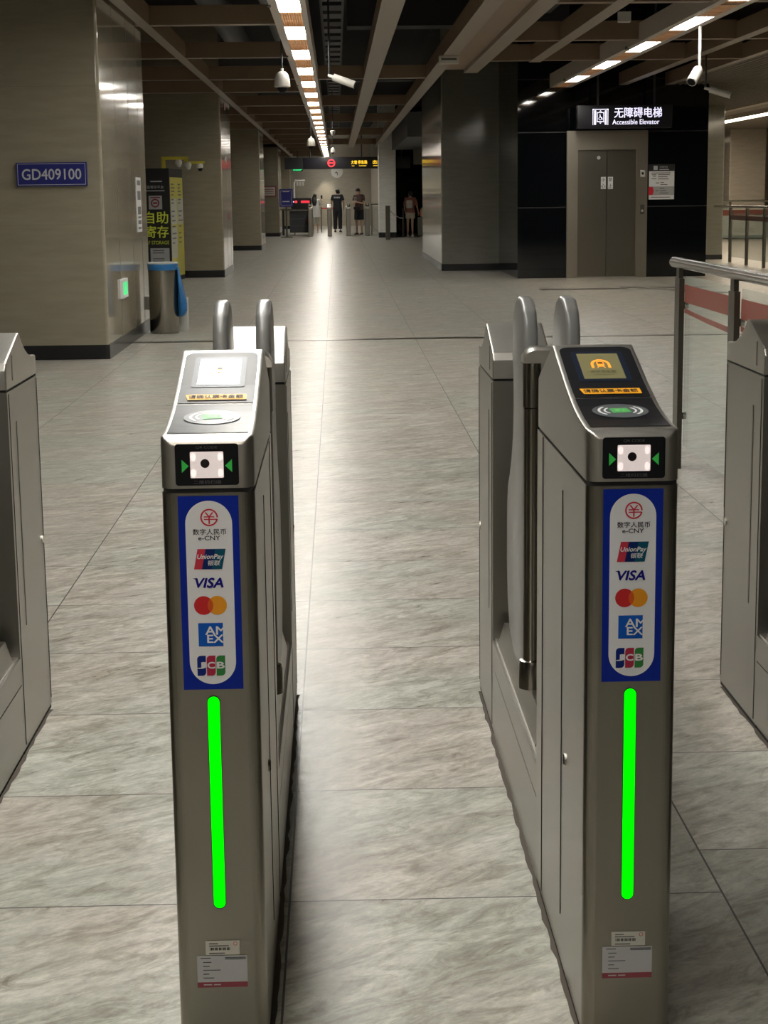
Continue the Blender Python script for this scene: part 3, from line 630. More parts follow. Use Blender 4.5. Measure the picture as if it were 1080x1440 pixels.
    for (a, b, mm, ch) in ((228, 284, JC_B, 'J'), (289, 346, JC_R, 'C'), (351, 408, JC_G, 'B')):
        u0, u1, v0, v1 = X(a), X(b), Z(1240), Z(1110); r_ = 0.006
        pts = [(u0, v0), (u1 - r_, v0)] + circ(u1 - r_, v0 + r_, r_, n=5, a0=-90, a1=0) + [(u1, v1), (u0 + r_, v1)] + circ(u0 + r_, v1 - r_, r_, n=5, a0=90, a1=180)
        q.poly(F, pts, mm, n).text(F, ch, (u0 + u1) / 2, Z(1172), ST_WHITE, h=0.0105, width=0.0115, bold=0.03, n=n + 0.0004)
    q.build('three_stripe_logo', st)
    # green direction strip, sunk in a dark slot
    MB().poly(F, rrect(-0.0118, 0.0098, 0.2525, 0.6215, 0.0108), SEAM, 0).poly(F, rrect(-0.0108, 0.0088, 0.2540, 0.6200, 0.0098), GREEN_E, 0.0005).build('green_light_strip', g)
    # maintenance labels
    q = MB().rect(F, -0.027, 0.030, 0.171, 0.196, LAB_C, 0.0003)
    for a, b, c_ in ((-0.021, -0.006, 0.191), (-0.021, 0.012, 0.187), (-0.021, 0.005, 0.174)): q.rect(F, a, b, c_ - 0.0009, c_ + 0.0009, GREYINK, 0.0006)
    for i in range(16): q.rect(F, -0.020 + i * 0.0022, -0.020 + i * 0.0022 + (0.0015 if i % 3 else 0.0008), 0.179, 0.184, INK, 0.0006)
    q.ring(F, 0.023, 0.1905, 0.0025, 0.0034, RED, 0.0006, 16); q.build('barcode_label', g)
    q = MB().rect(F, -0.042, 0.042, 0.113, 0.1695, LAB_W, 0.0005).rect(F, -0.042, 0.042, 0.113, 0.1225, LAB_R, 0.0008)
    for a, b, c_ in ((-0.036, -0.019, 0.1655), (-0.032, -0.018, 0.158), (-0.032, -0.021, 0.151), (-0.032, -0.003, 0.144), (-0.032, -0.022, 0.137), (-0.032, -0.014, 0.130), (0.005, 0.040, 0.166), (0.005, 0.040, 0.1635)): q.rect(F, a, b, c_ - 0.0008, c_ + 0.0008, GREYINK, 0.0009)
    q.rect(F, -0.032, -0.018, 0.1170, 0.1190, LAB_W, 0.0011).rect(F, -0.015, -0.003, 0.1170, 0.1190, LAB_W, 0.0011); q.build('service_label', g)
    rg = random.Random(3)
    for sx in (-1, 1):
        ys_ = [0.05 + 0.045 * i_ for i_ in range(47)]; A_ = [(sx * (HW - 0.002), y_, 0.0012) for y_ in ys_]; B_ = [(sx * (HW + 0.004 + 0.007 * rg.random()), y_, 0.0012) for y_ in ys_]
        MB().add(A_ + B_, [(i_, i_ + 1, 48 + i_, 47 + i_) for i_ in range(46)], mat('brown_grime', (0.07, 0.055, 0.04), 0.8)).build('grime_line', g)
    # low middle base
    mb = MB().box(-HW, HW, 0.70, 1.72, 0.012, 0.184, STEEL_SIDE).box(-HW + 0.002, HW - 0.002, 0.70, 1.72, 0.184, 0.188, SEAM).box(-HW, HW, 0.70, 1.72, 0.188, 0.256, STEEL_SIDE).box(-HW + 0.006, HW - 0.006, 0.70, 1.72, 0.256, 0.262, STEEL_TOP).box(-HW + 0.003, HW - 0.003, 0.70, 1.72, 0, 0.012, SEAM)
    mb.build('middle_base', g)
    # rear pedestal
    R_ = [(x, 0.0 + 1.72 + (0.452 - (y / 0.70) * 0.452)) if y >= 0.70 else (x, 2.172 - y) for x, y in P]
    mb = MB(); mb.prism(R_, 0.012, 0.945, STEEL_SIDE, 'z'); mb.prism([(x * 0.985, y * 0.998) for x, y in R_], 0, 0.012, SEAM, 'z')
    for sx in (-1, 1):
        x = sx * HW; a, b = min(x, x + sx * 0.0012), max(x, x + sx * 0.0012)
        mb.box(a, b, 1.740, 1.743, 0.02, 0.94, SEAM); mb.box(a, b, 1.826, 1.838, 0.32, 0.86, DARKSTEEL)
        mb.box(a, b, 2.145, 2.148, 0.03, 0.94, SEAM)
    mb.build('rear_pedestal', g)
    for sx in (-1, 1): MB().cyl((sx * HW, 2.125, 0.49), (sx * (HW + 0.003), 2.125, 0.49), 0.012, CHROME, n=16).build('key_lock', g)
    up = upper(REAR, 1.72, 2.172, 0.004, 0.02, 0.952, STEEL_TOP, STEEL_TOP); up.box(-HW + 0.004, HW - 0.004, 1.726, 2.166, 0.945, 0.952, SEAM)
    for sx in (-1, 1):
        x = sx * HW; up.box(min(x, x + sx * 0.001), max(x, x + sx * 0.001), 1.800, 1.812, 0.968, 1.032, DARKSTEEL)
    up.build('rear_housing', g)
    # flap posts, cap and the two flaps folded into the gate
    for sx in (-1, 1):
        MB().cyl((sx * 0.046, 1.06, 0.38), (sx * 0.046, 1.06, 0.955), 0.0185, RAILM).cyl((sx * 0.046, 1.06, 0.958), (sx * 0.046, 1.06, 1.056), 0.0205, RAILM).lathe([(0.0285, 0.318), (0.0285, 0.372), (0.026, 0.382), (0.0185, 0.385)], RAILM, (sx * 0.046, 1.06, 0)).build('flap_post', g)
    secs = []
    for yy, k in ((1.028, 0.80), (1.034, 0.95), (1.044, 1.0), (1.076, 1.0), (1.086, 0.95), (1.092, 0.80)):
        hh_ = 1.058 + 0.034 * k; wx = 0.0665
        secs.append([(-wx, yy, 1.057), (-wx, yy, hh_ - 0.022 * k), (-wx + 0.006, yy, hh_ - 0.009 * k), (-wx + 0.018, yy, hh_ - 0.001), (-wx + 0.026, yy, hh_), (wx - 0.026, yy, hh_), (wx - 0.018, yy, hh_ - 0.001), (wx - 0.006, yy, hh_ - 0.009 * k), (wx, yy, hh_ - 0.022 * k), (wx, yy, 1.057)])
    MB().loft(secs, STEEL_TOP, True, True).build('post_cap', g)
    MB().prism([(-HW + 0.008, 0.262), (HW - 0.008, 0.262), (0.050, 0.319), (-0.050, 0.319)], 0.80, 1.66, STEEL_SIDE, 'y').build('center_sill', g)
    fp = [(1.065, 0.36), (1.11, 0.335), (1.30, 0.335), (1.39, 0.37), (1.44, 0.44), (1.46, 0.54), (1.455, 0.68), (1.43, 0.73), (1.39, 0.76), (1.345, 0.81), (1.31, 0.87), (1.30, 0.94), (1.305, 1.00), (1.325, 1.05), (1.325, 1.10), (1.305, 1.145), (1.265, 1.178), (1.21, 1.193), (1.15, 1.190), (1.105, 1.168), (1.08, 1.13), (1.068, 1.05)]
    for sx in (-1, 1):
        mb = MB(); xa, xb = sx * 0.047 - 0.0165, sx * 0.047 + 0.0165
        mb.prism(fp, xa, xb, FLAP, 'x'); o = mb.build('flap', g, bevel=0.011)
        MB().box(sx * 0.046 - 0.006, sx * 0.046 + 0.006, 1.05, 1.08, 0.45, 0.95, FLAP).build('hinge', o)
    return g
GY = 2.74
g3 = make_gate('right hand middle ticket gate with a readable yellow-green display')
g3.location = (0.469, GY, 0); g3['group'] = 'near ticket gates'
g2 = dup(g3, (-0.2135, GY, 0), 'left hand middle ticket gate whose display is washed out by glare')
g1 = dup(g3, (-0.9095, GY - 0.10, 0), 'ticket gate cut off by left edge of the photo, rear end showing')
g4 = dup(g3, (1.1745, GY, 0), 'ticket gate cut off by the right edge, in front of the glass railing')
far_skip = ('payment_sticker', 'service_label', 'barcode_label', 'key_lock', 'panel_seam', 'fare_label', 'card_reader_mark', 'green_light_strip', 'scanner_window')
for x, lab in ((-0.965, 'distant steel ticket gate beside the girl in white'), (-0.27, 'brightly lit distant ticket gate left of the guard'), (0.42, 'distant ticket gate between the guard and the man in brown'), (1.11, 'distant ticket gate right of the man in brown')):
    dup(g3, (x, 63.6, 0), lab, 'far ticket gates', far_skip)
# wide glazed gate beyond
t = thing('glass_barrier', 'low glass barrier between the last far gate and white column', 'barrier', (1.55, 64.6, 0))
MB().box(-0.30, -0.25, 0, 0.05, 0, 1.1, STEEL).box(0.06, 0.11, 0, 0.05, 0, 1.1, STEEL).build('post', t)
MB().box(-0.25, 0.06, 0.02, 0.03, 0.1, 1.05, GLASS).build('glass_pane', t); MB().box(-0.3, 0.11, -0.01, 0.06, 1.1, 1.14, POSTM).build('rail', t)

# ------------------------------------------------------------------ accessible elevator
t = thing('elevator', 'stainless steel elevator with closed double doors in black glass wall', 'elevator', (4.585, SY, 0))
m = MB(); m.box(-0.685, -0.50, -0.06, 0.06, 0, 2.455, EL_ST).box(0.50, 0.685, -0.06, 0.06, 0, 2.455, EL_ST).box(-0.50, 0.50, -0.06, 0.06, 2.14, 2.455, EL_ST); m.build('door_frame', t)
MB().box(-0.50, -0.0035, 0.0, 0.04, 0.015, 2.14, EL_DOOR).build('door_panel', t); MB().box(0.0035, 0.50, 0.0, 0.04, 0.015, 2.14, EL_DOOR).build('door_panel', t)
MB().box(-0.5, 0.5, -0.05, 0.05, 0, 0.014, STEEL_TOP).box(-0.0035, 0.0035, 0.02, 0.03, 0.015, 2.14, SEAM).build('sill', t)
MB().box(-0.42, -0.05, 0.03, 0.05, 0, 0.5, SEAM)
for x, tx in ((-0.10, '小心'), (0.02, '禁止')):
    q = MB().box(x, x + 0.085, -0.004, -0.0005, 1.49, 1.69, WHITE); f = Fr((0, -0.005, 0)); q.text(f, tx[0], x + 0.042, 1.645, INK, h=0.06).text(f, tx[1], x + 0.042, 1.54, INK, h=0.07)
    q.build('door_sticker', t)
MB().cyl((-0.14, -0.004, 2.01), (-0.14, 0, 2.01), 0.03, WHITE).build('round_sticker', t)
MB().box(0.56, 0.64, -0.075, -0.06, 1.68, 1.80, CAMW).box(0.585, 0.615, -0.078, -0.075, 1.72, 1.76, INK).build('floor_indicator', t)
MB().box(0.565, 0.635, -0.075, -0.06, 1.06, 1.22, DARKSTEEL).cyl((0.6, -0.08, 1.12), (0.6, -0.075, 1.12), 0.02, WHITE).build('call_button', t)
# sign over it
t = thing('hanging_sign', 'lit black sign reading Accessible Elevator over the lift doors', 'sign', (4.79, SY - 0.55, 2.665))
k = (SY - 0.55) / SY
MB().box(-0.79, 0.79, 0, 0.16, -0.19, 0.185, SIGNBLK).build('box', t, bevel=0.008)
f = Fr((0, -0.004, 0))
q = MB().text(f, '无障碍电梯', 0.22, 0.062, SIGN_E, h=0.165, width=0.79, bold=0.010).text(f, 'Accessible Elevator', 0.185, -0.090, SIGN_E, h=0.078, width=0.78, bold=0.007); q.build('lettering', t)
q = MB(); cx = -0.405
q.rect(f, cx - 0.130, cx - 0.120, -0.135, 0.125, SIGN_E).rect(f, cx + 0.120, cx + 0.130, -0.135, 0.125, SIGN_E).rect(f, cx - 0.105, cx - 0.072, -0.13, 0.10, SIGN_E).rect(f, cx + 0.072, cx + 0.105, -0.13, 0.10, SIGN_E).rect(f, cx - 0.13, cx + 0.13, 0.112, 0.125, SIGN_E)
for a, b, c_, d in ((-0.058, 0.058, 0.06, 0.072), (-0.058, 0.058, -0.085, -0.073), (-0.058, -0.048, -0.085, 0.07), (0.048, 0.058, -0.085, 0.07)): q.rect(f, cx + a, cx + b, c_, d, SIGN_E)
q.poly(f, [(cx - 0.02, 0.08), (cx + 0.02, 0.08), (cx, 0.105)], SIGN_E).poly(f, [(cx - 0.02, -0.093), (cx + 0.02, -0.093), (cx, -0.118)], SIGN_E)
q.ring(f, cx - 0.004, -0.03, 0.018, 0.027, SIGN_E, 0, 24, 120, 400).line(f, (cx - 0.008, 0.04), (cx - 0.004, -0.01), 0.013, SIGN_E).line(f, (cx - 0.004, -0.008), (cx + 0.022, -0.012), 0.011, SIGN_E).line(f, (cx + 0.02, -0.01), (cx + 0.034, -0.05), 0.011, SIGN_E)
q.build('pictogram', t)
for x in (-0.44, 0.50): MB().cyl((x, 0.08, 0.185), (x, 0.08, 2.03), 0.018, DUCT, n=10).build('hanger_rod', t)
# information board on glass
t = thing('information_board', 'white and black information board on the glass beside the elevator', 'sign', (5.515, SY - 0.015, 1.59))
MB().box(-0.225, 0.225, -0.01, 0.012, -0.29, 0.30, mat('board_black', (0.02, 0.02, 0.022), 0.4)).build('board', t)
f = Fr((0, -0.013, 0)); q = MB().rect(f, -0.215, 0.215, -0.285, 0.185, WHITE).rect(f, -0.215, 0.215, -0.215, -0.07, mat('board_grey', (0.42, 0.42, 0.42), 0.5), 0.002)
q.poly(f, [(-0.225, -0.21), (-0.15, -0.21), (-0.13, -0.14), (-0.15, -0.075), (-0.225, -0.075)], RED, 0.004)
for v, a, b in ((0.155, -0.18, 0.15), (0.125, -0.17, -0.09), (0.125, -0.06, 0.14), (0.10, -0.15, -0.1), (0.09, -0.06, 0.10), (0.06, -0.17, -0.09), (0.055, -0.06, 0.12), (-0.01, -0.1, -0.04), (-0.005, -0.02, 0.04), (-0.04, -0.02, 0.10), (-0.10, -0.03, 0.05), (-0.14, -0.1, -0.05), (-0.14, -0.03, 0.08), (-0.18, -0.03, 0.12), (-0.25, -0.18, 0.15)): q.rect(f, a, b, v - 0.006, v + 0.006, GREYINK, 0.004)
q.rect(f, -0.14, -0.07, 0.205, 0.275, PLTEXT, 0.002).text(f, '无障碍电梯', 0.03, 0.255, PLTEXT, h=0.026, n=0.002).rect(f, -0.04, 0.12, 0.205, 0.22, PLTEXT, 0.002)
q.build('print', t)

# tactile paving: a studded strip crossing toward the elevator
q = MB(); q.box(-0.55, 0.55, -0.15, 0.15, 0, 0.004, mat('tactile_grey', (0.16, 0.15, 0.13), 0.5))
for i in range(22):
    for j in range(6): q.cyl((-0.525 + i * 0.05, -0.125 + j * 0.05, 0.004), (-0.525 + i * 0.05, -0.125 + j * 0.05, 0.009), 0.015, DARKSTEEL, r1=0.010, n=8)
tp = q.build('tactile_paving'); tp.location = (5.25, 25.2, 0); tp.scale = (1.0, 1, 1)
tp.rotation_euler.z = math.radians(-62); tag(tp, 'studded tactile paving strip on the floor before the elevator', 'tactile paving')
tp2 = tp.copy(); COL.objects.link(tp2); tp2.location = (4.70, 26.25, 0); tp2['label'] = 'tactile paving strip nearest the elevator doors'

# ------------------------------------------------------------------ right front glass railing
RX = 1.76
t = thing('glass_railing', 'glass railing with steel handrail and red bands behind right gate', 'railing', (RX, 0, 0))
MB().tube([(0, 9.14, 1.062), (0, 9.12, 1.062), (0, 3.0, 1.062)], [0.022, 0.027, 0.027], RAILM, 20).build('handrail', t)
for y in (8.97, 7.72, 6.45, 5.2, 3.95):
    o = MB().box(-0.013, 0.013, y - 0.06, y + 0.06, 0, 0.985, POSTM).box(-0.011, 0.011, y - 0.035, y + 0.035, 0.985, 1.045, POSTM).build('post', t)
    MB().cyl((0.012, y - 0.075, 0.85), (0.03, y - 0.075, 0.85), 0.018, CHROME).cyl((0.012, y - 0.075, 0.28), (0.03, y - 0.075, 0.28), 0.018, CHROME).build('clamp', o)
for a, b in ((7.81, 8.90), (6.54, 7.64), (5.29, 6.38), (4.04, 5.13)):
    o = MB().box(0.016, 0.024, a, b, 0.125, 1.0, GLASS).build('glass_pane', t)
    MB().box(0.0135, 0.0155, a, b, 0.865, 0.955, REDFILM).prism([(b, 0.835), (b, 0.812), ((a + b) / 2, 0.796), (a, 0.785), (a, 0.812), ((a + b) / 2, 0.82)], 0.0135, 0.0155, REDFILM, 'x').build('red_band', o)
# far railing right
t = thing('steel_railing', 'far steel railing with slim balusters beyond the narrow column', 'railing', (7.98, 0, 0))
MB().cyl((0, 37.0, 1.12), (0, 26.0, 1.12), 0.028, CHROME).build('handrail', t)
for y in (35.5, 34.05, 32.65, 31.25, 29.9, 28.5, 27.1):
    MB().box(-0.025, 0.025, y - 0.04, y + 0.04, 0, 1.1, POSTM).build('baluster', t)
for a in range(6):
    y = (35.5, 34.05, 32.65, 31.25, 29.9, 28.5)[a]; y2 = (34.05, 32.65, 31.25, 29.9, 28.5, 27.1)[a]
    o = MB().box(0.0, 0.01, y2 + 0.05, y - 0.05, 0.12, 1.0, GLASS).build('glass_pane', t); MB().box(-0.004, -0.001, y2 + 0.05, y - 0.05, 0.86, 0.95, REDFILM).build('red_band', o)
t = thing('steel_railing', 'red banded railing standing before the pale far right column', 'railing', (0, 50.5, 0))
MB().cyl((9.8, 0, 1.15), (14, 0, 1.15), 0.03, CHROME).build('handrail', t); MB().box(9.8, 14, -0.014, -0.008, 0.74, 0.90, mat('brown_red_band', (0.16, 0.05, 0.035), 0.4)).build('red_band', t)
for i in range(4): MB().box(10.0 + i * 1.3, 10.06 + i * 1.3, -0.03, 0.03, 0, 1.13, POSTM).build('post', t)
MB().box(9.8, 14, -0.006, 0.006, 0.1, 0.95, GLASS).build('glass_pane', t)

# ------------------------------------------------------------------ trash can
t = thing('trash_can', 'round steel trash can with blue liner beside the left column', 'trash can', (-1.868, 18.75, 0))
MB().lathe([(0.150, 0), (0.155, 0.01), (0.155, 0.715), (0.150, 0.72)], mat('can_steel', (0.34, 0.32, 0.28), 0.25, 1.0), n=36).build('drum', t)
MB().lathe([(0.158, 0.67), (0.162, 0.69), (0.166, 0.735), (0.160, 0.748), (0.145, 0.745), (0.140, 0.70), (0.139, 0.60), (0.02, 0.58)], BAG, n=28).build('bag_liner', t)
MB().lathe([(0.168, 0.735), (0.170, 0.745), (0.150, 0.756), (0.145, 0.748)], mat('bag_rim_pale', (0.45, 0.5, 0.5), 0.4), n=28).build('rim', t)
secs = []
for z, a, cx, ry in ((0.70, 0.012, 0.162, 0.05), (0.60, 0.020, 0.170, 0.07), (0.45, 0.034, 0.186, 0.09), (0.32, 0.048, 0.200, 0.10), (0.24, 0.050, 0.203, 0.10), (0.19, 0.035, 0.192, 0.08), (0.17, 0.012, 0.18, 0.04)):
    secs.append([(cx + a * math.cos(2 * PI * j / 14) * (1 + 0.15 * math.sin(5 * j + z * 20)), ry * math.sin(2 * PI * j / 14), z) for j in range(14)])
MB().loft(secs, BAG, True, True).build('hanging_bag', t)
tag(MB().box(-1.73, -1.64, 18.98, 19.15, 0, 0.36, mat('pale_box', (0.5, 0.5, 0.46), 0.5)).build('cardboard_box', bevel=0.006), 'pale box on the floor hidden behind the trash can', 'box')

# ------------------------------------------------------------------ luggage locker machine
t = thing('locker_machine', 'black self service luggage storage machine with yellow posters', 'locker machine', (-2.86, 30.3, 0), math.radians(-4.9))
MB().box(-0.95, 0, 0, 1.32, 0, 1.93, BLACKM).build('cabinet', t, bevel=0.01)
f = Fr((0, -0.006, 0))
q = MB().text(f, '自助', -0.235, 1.10, LIMETXT, h=0.20, width=0.40, bold=0.012).text(f, '寄存', -0.235, 0.86, LIMETXT, h=0.20, width=0.40, bold=0.012).text(f, 'SELF STORAGE', -0.26, 0.675, LIMETXT, h=0.06, width=0.46).text(f, '智能寄存平台', -0.27, 1.615, PLTEXT, h=0.055)
q.rect(f, -0.32, -0.12, 1.70, 1.72, PLTEXT).rect(f, -0.40, -0.08, 1.545, 1.56, PLTEXT); q.build('lettering', t)
q = MB().rect(f, -0.36, -0.13, 1.24, 1.47, LAB_W, 0.002).ring(f, -0.25, 1.345, 0.05, 0.075, LAB_R, 0.004).rect(f, -0.33, -0.16, 1.43, 1.45, LAB_R, 0.004).rect(f, -0.29, -0.21, 1.33, 1.36, LAB_R, 0.004); q.build('warning_poster', t)
q = MB().rect(f, -0.36, -0.03, 0.32, 0.58, LAB_W, 0.002)
for v in (0.54, 0.50, 0.40, 0.36): q.rect(f, -0.32, -0.12, v - 0.008, v + 0.008, GREYINK, 0.004)
q.build('notice_card', t)
f = Fr((0.006, 0, 0), **SIDE)
q = MB().rect(f, 0.03, 1.28, 0.08, 1.78, YELPAPER, 0).rect(f, 0.05, 0.62, 0.98, 1.74, PALEP, 0.003).rect(f, 0.70, 1.25, 0.98, 1.74, PALEP, 0.003).rect(f, 0.05, 0.62, 1.42, 1.74, YELPAPER, 0.005).rect(f, 0.70, 1.25, 1.42, 1.74, YELPAPER, 0.005).rect(f, 0.05, 0.62, 0.4, 0.92, PALEP, 0.003).rect(f, 0.7, 1.25, 0.3, 0.92, YELPAPER, 0.003)
for v in (1.66, 1.60, 1.54, 1.48, 1.40, 1.34, 1.20, 1.12, 1.04, 0.94, 0.82, 0.74, 0.66):
    for u in (0.10, 0.76): q.rect(f, u, u + 0.2 + 0.22 * random.random(), v - 0.012, v + 0.012, GREYINK, 0.007)
q.build('side_poster', t)
t = thing('camera_bracket', 'yellow bent bracket holding small dome cameras over locker machine', 'camera bracket', (-2.95, 30.36, 1.931))
MB().box(-0.03, 0.03, -0.02, 0.02, 0, 0.16, YELP).box(-0.03, 0.42, -0.02, 0.02, 0.14, 0.19, YELP).box(0.36, 0.70, -0.02, 0.02, 0.07, 0.11, YELP).box(0.36, 0.42, -0.02, 0.02, 0.09, 0.16, YELP).build('arm', t)
for x, z in ((0.26, 0.06), (0.42, 0.02), (0.62, -0.01)):
    o = MB().lathe([(0.04, 0.08), (0.058, 0.05), (0.058, 0.02), (0.05, 0.0)][::-1], CAMW, (x, 0, z)).build('dome_camera', t); MB().ell((x + 0.008, -0.01, z - 0.005), (0.042, 0.042, 0.045), BLACKG if x > 0.5 else CAMW, 8).build('lens_dome', o)

# ------------------------------------------------------------------ cameras and small fittings on the ceiling
def px(x, y, Y):      # place by bearing: a point on the plane at distance Y
    r = fw + rt2 * ((x - 540) / 2441.48) + dn2 * ((y - 720) / 2441.48); k = Y / r.y
    return Vector((k * r.x, Y, CAMH + k * r.z))
def dome(p, r, label, rod=0.5):
    t = thing('dome_camera', label, 'security camera', p)
    MB().lathe([(0.72 * r, -0.1 * r), (1.05 * r, 0.0), (1.05 * r, 0.2 * r), (0.98 * r, 0.9 * r), (0.8 * r, 1.5 * r), (0.5 * r, 1.85 * r), (0.22 * r, 1.95 * r), (0.2 * r, 2.3 * r)], CAMW).build('housing', t)
    MB().ell((0, 0, -0.05 * r), (0.72 * r, 0.72 * r, 0.75 * r), BLACKG, 10).build('lens_dome', t)
    MB().cyl((0, 0, 2.2 * r), (0, 0, (rod - p[2])), 0.12 * r, DUCT, n=10).build('stem', t)
dome(px(397, 122, 22), 0.095, 'large white dome camera hanging left of the central light strip', 4.7)
dome(px(437.5, 205, 37), 0.085, 'smaller distant white dome camera left of the light strip', 4.7)
dome(px(468, 214, 47), 0.06, 'small distant dome camera right of the light strip above red sign', 3.745)
def bullet(p, d, L, r, label, stem=None, sm=CAMW):
    d = Vector(d).normalized(); t = thing('bullet_camera', label, 'security camera', p)
    a = -d * L / 2; b = d * L / 2
    MB().cyl(a, b, r, CAMW, n=18).cyl(a - d * 0.25 * L, a, r * 0.45, CAMW, n=12).build('housing', t)
    MB().cyl(b - d * 0.01, b + d * 0.004, r * 0.82, BLACKG, n=18).build('lens', t)
    if stem: MB().tube([a - d * 0.2 * L, a - d * 0.2 * L + Vector(stem)], r * 0.28, sm, 10).build('stem', t)
    return t
bullet(px(484, 114, 20), (0.95, -0.25, -0.36), 0.26, 0.042, 'white bullet camera right of the central light strip', (0, 0, 1.02), DUCT)
bullet(px(977, 107, 19), (-0.45, -0.55, -0.62), 0.20, 0.055, 'white bullet camera on a white pole near the right light strip', (0, 0, 0.80))
bullet(px(1013, 130, 24), (0.9, -0.3, -0.30), 0.30, 0.045, 'long bullet camera hanging beside the narrow right column', (0, 0, 2.0), DUCT)
p = px(631, 84, 23.2); t = thing('emergency_lamp', 'small white box lamp under the wide bronze beam', 'lamp', (p.x, p.y, 3.2))
MB().box(-0.13, 0.13, -0.05, 0.05, -0.105, -0.002, CAMW).build('housing', t, bevel=0.012); MB().box(-0.10, 0.10, -0.053, -0.05, -0.06, -0.035, DUCTL).build('slot', t)
p = px(878, 24, 18); tag(MB().box(-0.06, 0.06, -0.05, 0.05, -0.05, 0.05, CAMW).box(-0.01, 0.01, -0.01, 0.01, 0.05, 0.6, DUCT).build('sensor_box', loc=p), 'tiny grey sensor box between the right ceiling beams', 'sensor')
p = px(468, 187, 40); tag(MB().lathe([(0.02, -0.06), (0.05, -0.02), (0.06, 0.05), (0.02, 0.06)], CAMW, n=12).cyl((0, 0, 0.05), (0, 0, 3.745 - p.z), 0.01, DUCT, n=6).build('smoke_detector', loc=p), 'tiny pale detector hanging beside the cable tray', 'detector')

# ------------------------------------------------------------------ far end of the hall
# long hanging direction sign
t = thing('hanging_sign', 'long black direction sign with red circle and yellow characters', 'sign', (0.0, 62, 2.57))
MB().box(-1.15, 2.6, 0, 0.15, -0.20, 0.20, SIGNBLK).build('box', t, bevel=0.01)
MB().box(-1.8, -1.15, 0.0, 0.15, -0.20, 0.20, BLACKM).build('end_box', t)
f = Fr((0, -0.008, 0)); q = MB().ring(f, -0.165, 0.0, 0.095, 0.135, RED_E).rect(f, -0.24, -0.09, -0.02, 0.02, RED_E); q.build('no_entry_symbol', t)
q = MB().text(f, '大塘', 0.63, 0.02, YEL_E, h=0.13, width=0.20, bold=0.02).text(f, '停急路', 0.93, 0.02, YEL_E, h=0.13, width=0.33, bold=0.02).text(f, '出口服务', 1.60, 0.02, YEL_E, h=0.13, width=0.62, bold=0.02).rect(f, 0.55, 0.64, -0.115, -0.095, YEL_E).rect(f, 0.80, 1.06, -0.115, -0.095, YEL_E).rect(f, 1.30, 1.8, -0.115, -0.095, YEL_E); q.build('lettering', t)
for x in (-0.9, 0.9, 2.3): MB().cyl((x, 0.07, 0.2), (x, 0.07, 2.12), 0.02, DUCT, n=8).build('hanger_rod', t)
t = thing('wall_clock', 'white round clock on end wall half hidden by the long sign', 'clock', (0.04, 86.36, 2.60))
MB().cyl((0, 0, 0), (0, -0.05, 0), 0.29, CAMW, n=36).build('case', t)
f = Fr((0, -0.055, 0)); MB().line(f, (0, 0), (0.02, -0.16), 0.03, INK).line(f, (0, 0), (-0.1, -0.06), 0.03, INK).build('hand', t)
t = thing('exit_sign', 'green lit exit sign hanging left of the long black sign', 'sign', (-1.52, 70, 2.49))
MB().box(-0.20, 0.20, 0, 0.06, -0.075, 0.075, SIGNBLK).build('box', t); f = Fr((0, -0.006, 0)); MB().rect(f, -0.18, 0.10, -0.05, 0.05, GRN_E).poly(f, [(0.10, 0.05), (0.10, -0.05), (0.19, 0)], GRN_E).rect(f, -0.06, -0.03, -0.04, 0.04, WHITE, 0.003).build('pictogram', t)
MB().cyl((0, 0.03, 0.075), (0, 0.03, 2.2), 0.015, DUCT, n=8).build('hanger_rod', t)
# white gooseneck post with cameras
t = thing('camera_post', 'white bent post with a row of cameras beside X-ray machine', 'camera post', (-1.62, 67.5, 0))
MB().tube([(0, 0, 0), (0, 0, 1.95), (0.05, 0, 2.02), (0.42, 0, 2.02)], 0.045, CAMW, 12).build('pole', t)
for i in range(3): MB().box(0.10 + 0.11 * i, 0.16 + 0.11 * i, -0.06, 0.06, 1.84, 1.98, CAMW).build('camera', t)
# blue board
t = thing('standing_sign', 'blue notice board with pale lettering by the far left column', 'sign', (-1.79, 62.6, 0))
MB().box(-0.24, 0.24, -0.02, 0.02, 1.08, 1.70, PLBLUE).build('board', t); MB().box(-0.03, 0.03, 0, 0.03, 0, 1.08, POSTM).box(-0.2, 0.2, -0.15, 0.15, 0, 0.03, POSTM).build('stand', t)
f = Fr((0, -0.024, 0)); q = MB()
for a in (-0.19, 0.185): q.rect(f, a, a + 0.008, 1.13, 1.64, PLTEXT)
for v in (1.13, 1.635): q.rect(f, -0.19, 0.19, v, v + 0.008, PLTEXT)
q.rect(f, -0.12, 0.12, 1.60, 1.62, PLTEXT).rect(f, -0.13, 0.12, 1.25, 1.28, PLTEXT); q.build('lettering', t)
